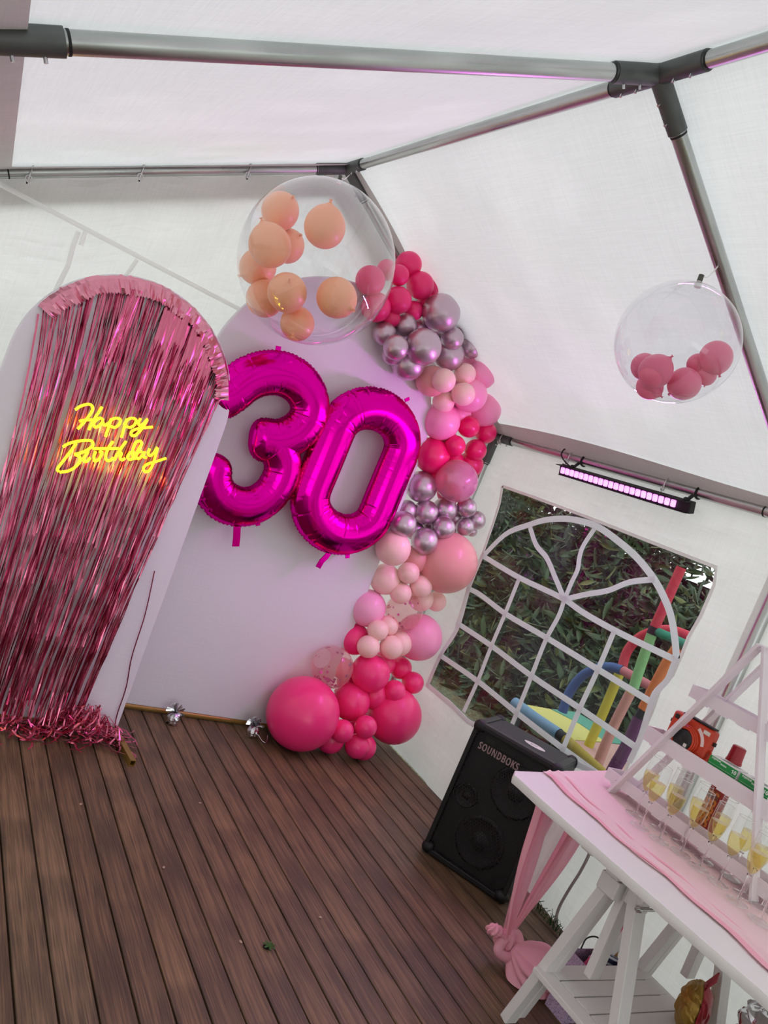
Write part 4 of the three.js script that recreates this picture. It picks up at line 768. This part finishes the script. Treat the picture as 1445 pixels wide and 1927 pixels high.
// instant camera in the middle tray
{
  const t = thing('instant_camera', 'orange red instant camera with a black lens in the middle tray', 'camera', [LX + 0.055, 1.015, 2.2], -Math.PI / 2);
  const red = std({ color: 0xc23a1c, roughness: 0.35 }), P = (n, g, m, par = t) => part(n, g, m, par, false);
  t.scale.setScalar(1.1);
  P('body', [rbox(0.165, 0.118, 0.038, 0, 0.067, 0, 0.012)], red);
  P('top_plate', rbox(0.12, 0.006, 0.034, 0.01, 0.128, -0.002, 0.003), M.black);
  P('lens_barrel', [0.05, 0.046, 0.042].map((r, i) => lathe([[r, 0], [r, 0.008], [r - 0.003, 0.01], [r - 0.006, 0.009], [r - 0.006, 0]], 40).rotateX(Math.PI / 2).translate(-0.0, 0.052, 0.017 + i * 0.006)), red);
  P('lens', [lathe([[0.001, 0.012], [0.03, 0.013], [0.036, 0.011], [0.037, 0.0]], 40).rotateX(Math.PI / 2).translate(0, 0.052, 0.026)], std({ color: 0x08080a, roughness: 0.25 }));
  P('light_sensor', rbox(0.012, 0.012, 0.004, 0.018, 0.04, 0.04, 0.002), std({ color: 0xcfcac0, roughness: 0.3 }));
  P('flash', rbox(0.026, 0.014, 0.006, 0.058, 0.108, 0.018, 0.003), std({ color: 0xd8d2c6, roughness: 0.25 }));
  P('viewfinder', rbox(0.018, 0.016, 0.006, -0.062, 0.108, 0.018, 0.003), std({ color: 0x14090a, roughness: 0.2 }));
  const sp = []; for (let k = 0; k <= 6; k++) { const a = 0.15 + k * 0.16; sp.push(V(0.062 * Math.cos(a), 0.052 + 0.062 * Math.sin(a), 0.0195)); }
  P('badge_strip', ribbon(sp, 0.011, V(0, 0, 1), 0.002), std({ color: 0xe6d0cc, roughness: 0.4 }));
  P('strap', [tube([V(0.082, 0.06, 0), V(0.095, 0.05, 0.01), V(0.09, 0.025, 0.02), V(0.078, 0.012, 0.03)], 0.004, 20, 8), ball(0.012, 0.092, 0.022, 0.02, 14, 10)], red);
  for (const x of [-1, 1]) P('strap_lug', box(0.008, 0.012, 0.01, 0.086 * x, 0.085, 0), M.black);
}
// film boxes
{
  const green = std({ color: 0x0a8a3c, roughness: 0.45 }), white = std({ color: 0xeeeeec, roughness: 0.4 }), grey = std({ color: 0x8d938f, roughness: 0.5 });
  const make = (z, label) => {
    const t = thing('film_box', label, 'film box', [LX + 0.056, 1.003, z], -Math.PI / 2), P = (n, g, m) => part(n, g, m, t, false);
    P('carton', [rbox(0.112, 0.078, 0.062, 0, 0.039, 0, 0.0015)], white);
    P('front_band', box(0.1125, 0.024, 0.001, 0, 0.064, 0.0315), green);
    P('front_face', box(0.1125, 0.05, 0.0008, 0, 0.026, 0.0313), green);
    P('picture_panel', new THREE.ShapeGeometry(new THREE.Shape([[-0.03, 0], [0.025, 0], [0.04, 0.03], [-0.018, 0.03]].map((p) => new THREE.Vector2(...p)))).rotateX(-Math.PI / 2).translate(0, 0.0788, 0.014), grey);
    P('lettering', [text('FUJIFILM', 0.006, 0.0008).translate(-0.03, 0.07, 0.032), text('instax', 0.006, 0.0008).translate(0.002, 0.066, 0.032), text('10', 0.013, 0.0008).translate(0.044, 0.064, 0.032)], white);
  };
  make(2.372, 'green and white film box next to the red camera in the middle tray');
  make(2.495, 'green and white film box partly behind the ladder leg in the middle tray');
}
// red bottle behind the ladder
{
  const t = thing('bottle', 'red bottle with an orange label and dark red cap behind the ladder', 'bottle', [1.335, TY + 0.006, 2.315]);
  part('body', lathe([[0.001, 0], [0.03, 0], [0.034, 0.01], [0.034, 0.2], [0.032, 0.25], [0.024, 0.29], [0.019, 0.315], [0.001, 0.316]], 32), std({ color: 0x8e160c, roughness: 0.25 }), t, false);
  part('cap', lathe([[0.001, 0.375], [0.02, 0.375], [0.024, 0.372], [0.0265, 0.325], [0.029, 0.318], [0.029, 0.312], [0.001, 0.312]], 32), std({ color: 0xa01c2c, roughness: 0.35 }), t, false);
  const lab = tex(128, 128, (u, v) => { const k = Math.sin(u * 24) * Math.sin(v * 30) > 0.35 || (v > 0.78 && v < 0.9); return k ? [0.45, 0.2, 0.08] : [0.78, 0.45, 0.14]; });
  part('label', new THREE.CylinderGeometry(0.0346, 0.0346, 0.13, 32, 1, true, -2.8, 1.9).translate(0, 0.13, 0), std({ map: lab, roughness: 0.5 }), t, false);
}
{ const t = thing('pen', 'bright pink pen lying in the bottom tray behind the flutes', 'pen', [LX + 0.05, 0.797, 2.22]); part('barrel', rod(V(LX + 0.045, 0.798, 2.16), V(LX + 0.06, 0.798, 2.29), 0.006, 12), std({ color: 0xe0307a, roughness: 0.4 }), t); part('cap', rod(V(LX + 0.06, 0.798, 2.27), V(LX + 0.066, 0.798, 2.315), 0.0075, 12), std({ color: 0xc01f60, roughness: 0.4 }), t); }

// ---------- champagne flutes ----------
{
  const src = thing('champagne_flute', '', 'champagne flute', [0, 0, 0], 0, 'filled champagne flutes in two rows'), P = (n, g, m) => part(n, g, m, src, false);
  P('foot', lathe([[0.001, 0.0006], [0.0325, 0.0006], [0.0335, 0.0014], [0.0325, 0.0024], [0.012, 0.0048], [0.005, 0.010], [0.0001, 0.0101]], 40), M.glass);
  P('stem', lathe([[0.0001, 0.0102], [0.0049, 0.0104], [0.0034, 0.03], [0.0032, 0.075], [0.0042, 0.086], [0.0072, 0.0935], [0.0001, 0.0936]], 20), M.solidGlass);
  P('bowl', lathe([[0.001, 0.094], [0.008, 0.098], [0.0155, 0.108], [0.0225, 0.126], [0.0262, 0.15], [0.0265, 0.175], [0.025, 0.205], [0.0238, 0.228]], 40), M.glass);
  P('rim', [new THREE.TorusGeometry(0.0238, 0.001, 6, 40).rotateX(Math.PI / 2).translate(0, 0.228, 0)], M.rim);
  P('foot_edge', new THREE.TorusGeometry(0.0328, 0.0009, 6, 48).rotateX(Math.PI / 2).translate(0, 0.0014, 0), M.rim);
  P('champagne', lathe([[0.0008, 0.0975], [0.0072, 0.1005], [0.0146, 0.1105], [0.0214, 0.1275], [0.0251, 0.15], [0.0254, 0.168]], 40), M.wine);
  P('champagne_surface', new THREE.CircleGeometry(0.0254, 40).rotateX(-Math.PI / 2).translate(0, 0.168, 0), M.wineTop);
  const ord = ['first', 'second', 'third', 'fourth', 'fifth', 'sixth', 'seventh'];
  const front = [[1203, 1556], [1239, 1582], [1280, 1606], [1314, 1634], [1350, 1662], [1386, 1698], [1428, 1735]], backR = [[1193, 1534], [1238, 1561], [1280, 1589], [1324, 1620], [1374, 1652], [1398, 1686], [1432, 1710]];
  let first = true;
  const put = (px, label) => { const p = onY(...px, TY + 0.008), pos = [p.x, TY + 0.0085, p.z], a = rr(0, 6); if (first) { src.position.set(...pos); src.rotation.y = a; src.userData.label = label; first = false; } else copyOf(src, pos, a, label); };
  front.forEach((p, i) => put(p, `${ord[i]} champagne flute of the front row, counted from the speaker end`));
  backR.forEach((p, i) => put(p, `${ord[i]} champagne flute of the row beside the ladder, counted from the speaker end`));
}

// ---------- under the table ----------
{
  const t = thing('gift_bag', 'lilac speckled paper gift bag on the boards beside the trestle', 'gift bag', [1.18, 0, 2.245], 0);
  const speck = tex(256, 256, (u, v) => { const a = hash(Math.floor(u * 60), Math.floor(v * 60)), b = hash(Math.floor(u * 110) + 7, Math.floor(v * 110)); return a > 0.8 && b > 0.35 ? [0.36, 0.26, 0.42] : [0.78, 0.68, 0.8]; });
  const m = std({ map: speck, roughness: 0.7 }), w = 0.2, d = 0.09, h = 0.225, P = (n, g, mm = m) => part(n, g, mm, t, false);
  P('bag', [box(w, h, 0.002, 0, h / 2, d / 2), box(w, h, 0.002, 0, h / 2, -d / 2), box(0.002, h, d, -w / 2, h / 2, 0), box(0.002, h, d, w / 2, h / 2, 0), box(w, 0.002, d, 0, 0.001, 0)]);
  P('handle', tube([V(-0.04, h, -0.045), V(-0.035, h + 0.04, -0.045), V(0, h + 0.05, -0.045), V(0.035, h + 0.04, -0.045), V(0.04, h, -0.045)], 0.003, 24, 6), M.rubber);
  P('tag', [new THREE.CylinderGeometry(0.05, 0.05, 0.002, 30).scale(1, 1, 0.5).rotateX(1.2).rotateY(0.5).translate(0.10, h + 0.012, 0.052)], std({ color: 0x2c3c86, roughness: 0.5 }));
  const a = thing('gift_box', 'flat white box with a hot pink lid leaning out of the gift bag', 'box', [1.17, 0.05, 2.16]);
  part('carton', bar(V(1.14, 0.12, 2.245), V(1.258, 0.352, 2.255), 0.06, 0.03, V(0, 0, 1)), std({ color: 0xe8e4e4, roughness: 0.5 }), a);
  part('lid', bar(V(1.126, 0.128, 2.245), V(1.244, 0.36, 2.255), 0.064, 0.016, V(0, 0, 1)), std({ color: 0xd02870, roughness: 0.4 }), a);
  const c = thing('striped_pouch', 'navy and white striped pouch in the gift bag', 'pouch', [1.2, 0.1, 2.2]);
  part('pouch', new RoundedBoxGeometry(0.12, 0.2, 0.06, 4, 0.025).rotateZ(-0.3).translate(1.2, 0.16, 2.25), std({ roughness: 0.7, map: tex(64, 64, (u, v) => (v * 8) % 1 > 0.55 ? [0.85, 0.85, 0.88] : [0.1, 0.12, 0.28]) }), c);
  const o = thing('toy', 'small orange tan rounded package in the gift bag', 'package', [1.23, 0.15, 2.14]);
  part('package', new THREE.SphereGeometry(0.05, 24, 16).scale(1, 1.3, 0.7).translate(1.24, 0.22, 2.235), std({ color: 0xb07838, roughness: 0.5 }), o);
}
{
  const crisp = (g, amp, f) => { const a = g.attributes.position, n = g.attributes.normal; for (let i = 0; i < a.count; i++) { const k = amp * (Math.abs(vnoise(a.getX(i) * f + 50, a.getY(i) * f + 50 + a.getZ(i) * f * 0.7) - 0.5) - 0.2); a.setXYZ(i, a.getX(i) + n.getX(i) * k, a.getY(i) + n.getY(i) * k, a.getZ(i) + n.getZ(i) * k); } g = g.toNonIndexed(); g.computeVertexNormals(); return g; };
  const t = thing('snack_bag', 'gold snack bag with a red crimped top on the trestle shelf', 'snack bag', [1.24, 0.246, 2.585], 0.5), P = (n, g, m) => part(n, g, m, t, false);
  P('pouch', crisp(new THREE.SphereGeometry(1, 40, 30).scale(0.085, 0.085, 0.05).translate(0, 0.078, 0), 0.02, 40), std({ color: 0xa07c34, metalness: 0.5, roughness: 0.35 }));
  P('red_panel', crisp(new THREE.SphereGeometry(1, 30, 20, 0.4, 1.5).scale(0.088, 0.088, 0.054).translate(0, 0.078, 0), 0.014, 40), std({ color: 0x9c2430, metalness: 0.35, roughness: 0.35 }));
  P('crimped_top', sheet((u, v) => V(0.02 + 0.09 * (u - 0.5), 0.13 + 0.07 * v, 0.01 * Math.sin(u * 40) * 0.3 + 0.03 * v), 40, 4), std({ color: 0xa8404a, metalness: 0.4, roughness: 0.35 }));
  P('lettering', text('the w', 0.016, 0.001).rotateZ(1.2).translate(0.05, 0.1, 0.046), std({ color: 0xe8c8c0, roughness: 0.5 }));
  const b = thing('foil_bag', 'tall crumpled brown paper and foil bag standing past the trestle shelf', 'bag', [1.3, 0, 2.79], 0), Q = (n, g, m) => part(n, g, m, b, false);
  Q('paper_bag', crisp(new THREE.CylinderGeometry(0.085, 0.1, 0.36, 36, 20).translate(0, 0.18, 0), 0.03, 26), std({ color: 0x9a7a58, roughness: 0.6, metalness: 0.1 }));
  Q('foil_top', crisp(new THREE.SphereGeometry(1, 40, 26).scale(0.088, 0.075, 0.088).translate(0, 0.41, 0), 0.045, 34), M.silver);
}
{ const t = thing('cable', 'thin grey cable hanging down the tent wall behind the knotted cloth', 'cable', [1.53, 0.3, 1.6]); part('cord', tube([[1112, 1590], [1108, 1608], [1092, 1640], [1070, 1675], [1052, 1708], [1046, 1730], [1047, 1748]].map(([x, y]) => onX(x, y, 1.515)), 0.0065, 40, 8), std({ color: 0x9a928f, roughness: 0.6 }), t); }
{
  const blades = []; for (let i = 0; i < 60; i++) { const k = Math.pow(rnd(), 0.7), z = 1.62 + 0.24 * k, x = 1.515 + rr(-0.015, 0.02), h = rr(0.015, 0.055); blades.push(ribbon([V(x, -0.02, z), V(x - rr(0, 0.01), h * 0.6, z + rr(-0.012, 0.012)), V(x - rr(0, 0.025), h, z + rr(-0.03, 0.03))], 0.003, V(1, 0, 0), 0.0005)); }
  const g = tag(part('grass', blades.map(clean), std({ color: 0x2c4a1c, roughness: 0.9 })), 'short grass blades growing up along the deck edge', 'grass'); g.userData.kind = 'stuff';
  const c = onY(505, 1783, 0), w = thing('weed', 'small green weed sprouting from a knot hole in the boards', 'weed', c.toArray()), lv = [];
  for (let i = 0; i < 7; i++) { const a = i * 0.9; lv.push(ribbon([c.clone().add(V(0, 0.001, 0)), c.clone().add(V(0.012 * Math.cos(a), 0.01, 0.012 * Math.sin(a))), c.clone().add(V(0.022 * Math.cos(a), 0.008, 0.022 * Math.sin(a)))], 0.007, V(0, 1, 0), 0.0006)); }
  part('leaf', lv, std({ color: 0x3a5a24, roughness: 0.8 }), w);
  part('stain', new THREE.CircleGeometry(0.012, 14).rotateX(-Math.PI / 2).translate(c.x - 0.008, 0.0012, c.z), std({ color: 0x120c0a, roughness: 1 }), w);
  const chip = std({ color: 0xb79a86, roughness: 0.8 });
  [[376, 1511, 'small pale chip on the boards under the foil weight'], [308, 1632, 'small white speck on the boards in the middle of the floor'], [453, 1772, 'small tan crumb on the boards beside the weed'], [603, 1726, 'small tan crumb on the boards towards the speaker'], [152, 1513, 'small pale chip on the boards below the fringe heap']].forEach(([x, y, l], i) => { const p = onY(x, y, 0.003); tag(part('wood_chip', new THREE.IcosahedronGeometry(0.005, 1).scale(1.4, 0.5, 0.9).rotateY(i).translate(p.x, p.y, p.z), chip), l, 'crumb'); });
}

// ---------- outside ----------
{
  const t = thing('climbing_frame', 'climbing frame with colourful foam tubes and a platform outside the window', 'climbing frame', [2.5, -0.12, 0.6]);
  const C = { red: 0xc03444, lime: 0x7fb276, pink: 0xc88c82, yellow: 0xbcae30, blue: 0x345088, rose: 0xb86870, teal: 0x2a8a70, orange: 0xdc7838, purple: 0x64305e, sky: 0x6a8eac, black: 0x1c1c22, gold: 0xa08c34 };
  const mats = {}; const foam = (c) => mats[c] ??= std({ color: C[c], roughness: 0.75 });
  const tb = (c, pts, x, r = 0.034) => part(c === 'black' ? 'tube_joint' : 'foam_tube', tube(pts.map(([a, b]) => onX(a, b, x)), r * 0.78, pts.length * 8, 14), foam(c), t);
  tb('red', [[1282, 1068], [1258, 1122], [1232, 1180]], 2.45, 0.037); tb('black', [[1232, 1180], [1226, 1194]], 2.45, 0.04); tb('lime', [[1226, 1194], [1208, 1245], [1192, 1294]], 2.45, 0.038); tb('yellow', [[1192, 1294], [1186, 1304]], 2.45, 0.038); tb('pink', [[1186, 1304], [1160, 1355], [1138, 1404], [1120, 1450], [1090, 1520]], 2.45, 0.038);
  tb('teal', [[1230, 1186], [1262, 1200], [1292, 1214], [1330, 1230]], 2.46, 0.034);
  tb('yellow', [[1166, 1266], [1150, 1305], [1130, 1352], [1100, 1420]], 2.8, 0.04); tb('red', [[1170, 1258], [1180, 1226], [1200, 1202], [1230, 1188], [1262, 1186], [1300, 1200], [1330, 1225]], 2.85, 0.04);
  tb('blue', [[1058, 1340], [1072, 1302], [1096, 1272], [1126, 1257], [1152, 1256], [1172, 1262]], 2.7, 0.04); tb('rose', [[1172, 1262], [1200, 1278], [1228, 1294], [1262, 1312]], 2.7, 0.038);
  tb('orange', [[1275, 1222], [1256, 1250], [1234, 1292], [1212, 1336]], 2.2, 0.044); tb('black', [[1212, 1336], [1204, 1352]], 2.2, 0.04); tb('purple', [[1204, 1352], [1178, 1408], [1154, 1450], [1120, 1530]], 2.2, 0.046);
  tb('sky', [[968, 1322], [1005, 1350], [1052, 1382]], 2.35, 0.046); tb('black', [[1052, 1382], [1064, 1391]], 2.35, 0.042); tb('gold', [[1064, 1391], [1100, 1425], [1145, 1466], [1190, 1505]], 2.35, 0.042);
  const deckPoly = (c, pts) => { const q = pts.map(([x, y]) => onY(x, y, 0.4)), s = new THREE.Shape(q.map((p) => new THREE.Vector2(p.x, -p.z))); part('platform_panel', new THREE.ExtrudeGeometry(s, { depth: 0.03, bevelEnabled: false }).rotateX(-Math.PI / 2).translate(0, 0.37, 0), std({ color: c, roughness: 0.8 }), t); };
  deckPoly(0xc8c070, [[985, 1325], [1035, 1334], [1090, 1362], [1140, 1396], [1072, 1392], [1010, 1350]]); deckPoly(0x5a9a86, [[1038, 1334], [1085, 1340], [1150, 1378], [1190, 1402], [1142, 1397], [1092, 1362]]); deckPoly(0xc0968e, [[1072, 1393], [1140, 1398], [1190, 1404], [1230, 1440], [1190, 1480], [1135, 1446]]);
  const legs = []; for (const [x, y] of [[990, 1330], [1072, 1393], [1140, 1440], [1188, 1405]]) { const p = onY(x, y, 0.37); legs.push(rod(V(p.x, -0.14, p.z), p, 0.025, 10)); }
  part('support_leg', legs, foam('black'), t);
}
{
  const t = thing('hedge', 'dense dark green hedge of long leaves outside the window', 'hedge', [5.0, -0.14, -2.8]);
  const leafG = (() => { const s = sheet((u, v) => { const w = Math.sin(Math.PI * Math.min(1, v * 0.95 + 0.03)) * 0.5; return V((u - 0.5) * w * 0.55, -0.06 * Math.abs(u - 0.5) * 2 + 0.12 * v * v, v); }, 2, 4); return s; })();
  const n = 34000, im = new THREE.InstancedMesh(leafG, phy({ color: 0xffffff, roughness: 0.55, transmission: 0.2, thickness: 0 }), n), m = new THREE.Matrix4(), q = new THREE.Quaternion(), col = new THREE.Color();
  for (let i = 0; i < n; i++) {
    const z = rr(-7.5, 1.6), topY = (z > -0.75 ? 1.42 : z > -1.3 ? 2.1 : 3.4) + 0.25 * vnoise(z * 3, 1), dpt = Math.pow(rnd(), 1.6), y = -0.14 + (topY + 0.14) * rnd(), x = 3.35 + 0.4 * Math.max(0, y) + 0.35 * vnoise(z * 2.2, 4) + dpt * 1.0;
    q.setFromEuler(new THREE.Euler(rr(-1.6, 1.6), rr(0, 6.28), rr(-1.2, 1.2))); const s = rr(0.1, 0.24);
    m.compose(V(x, y, z), q, V(s, s, s)); im.setMatrixAt(i, m);
    const g = rr(0.5, 1.2), yel = rnd() < 0.18 ? 1.5 : 1; im.setColorAt(i, col.setRGB(0.07 * g * yel * yel, 0.125 * g * yel, 0.05 * g));
  }
  im.name = 'foliage'; im.userData.kind = 'stuff'; t.add(im); im.position.set(-5.0, 0.14, 2.8);
  const stems = []; for (let i = 0; i < 120; i++) { const z = rr(-7.4, 1.5), x = rr(4.9, 5.4), h = z > -1.0 ? rr(0.8, 1.2) : rr(1.6, 2.4); stems.push(rod(V(x, -0.14, z), V(x + rr(-0.3, 0.2), h, z + rr(-0.4, 0.4)), 0.012, 6)); }
  part('stems', stems.map(clean), std({ color: 0x2a1f18, roughness: 1 }), t).userData.kind = 'stuff';
}
{
  const t = thing('garden_fence', 'dark maroon board fence behind the hedge', 'fence', [5.7, -0.14, -3.0]), m = std({ color: 0x3c2023, roughness: 0.9 }), g = rbox(0.02, 1.85, 0.14, 0, 0, 0, 0.004);
  for (let k = 0; k < 64; k++) { const o = new THREE.Mesh(g, m); o.name = 'board'; o.position.set(0, 0.925, -4.8 + k * 0.152); o.castShadow = o.receiveShadow = true; t.add(o); }
  part('rail', [rbox(0.06, 0.1, 9.7, -0.04, 1.78, 0), rbox(0.06, 0.1, 9.7, -0.04, 0.4, 0)], m, t, false);
}
scene.traverse((o) => { if (o.isMesh) o.castShadow = o.receiveShadow = true; if (o.isLight && o.shadow) o.castShadow = true; });
renderer.render(scene, camera);
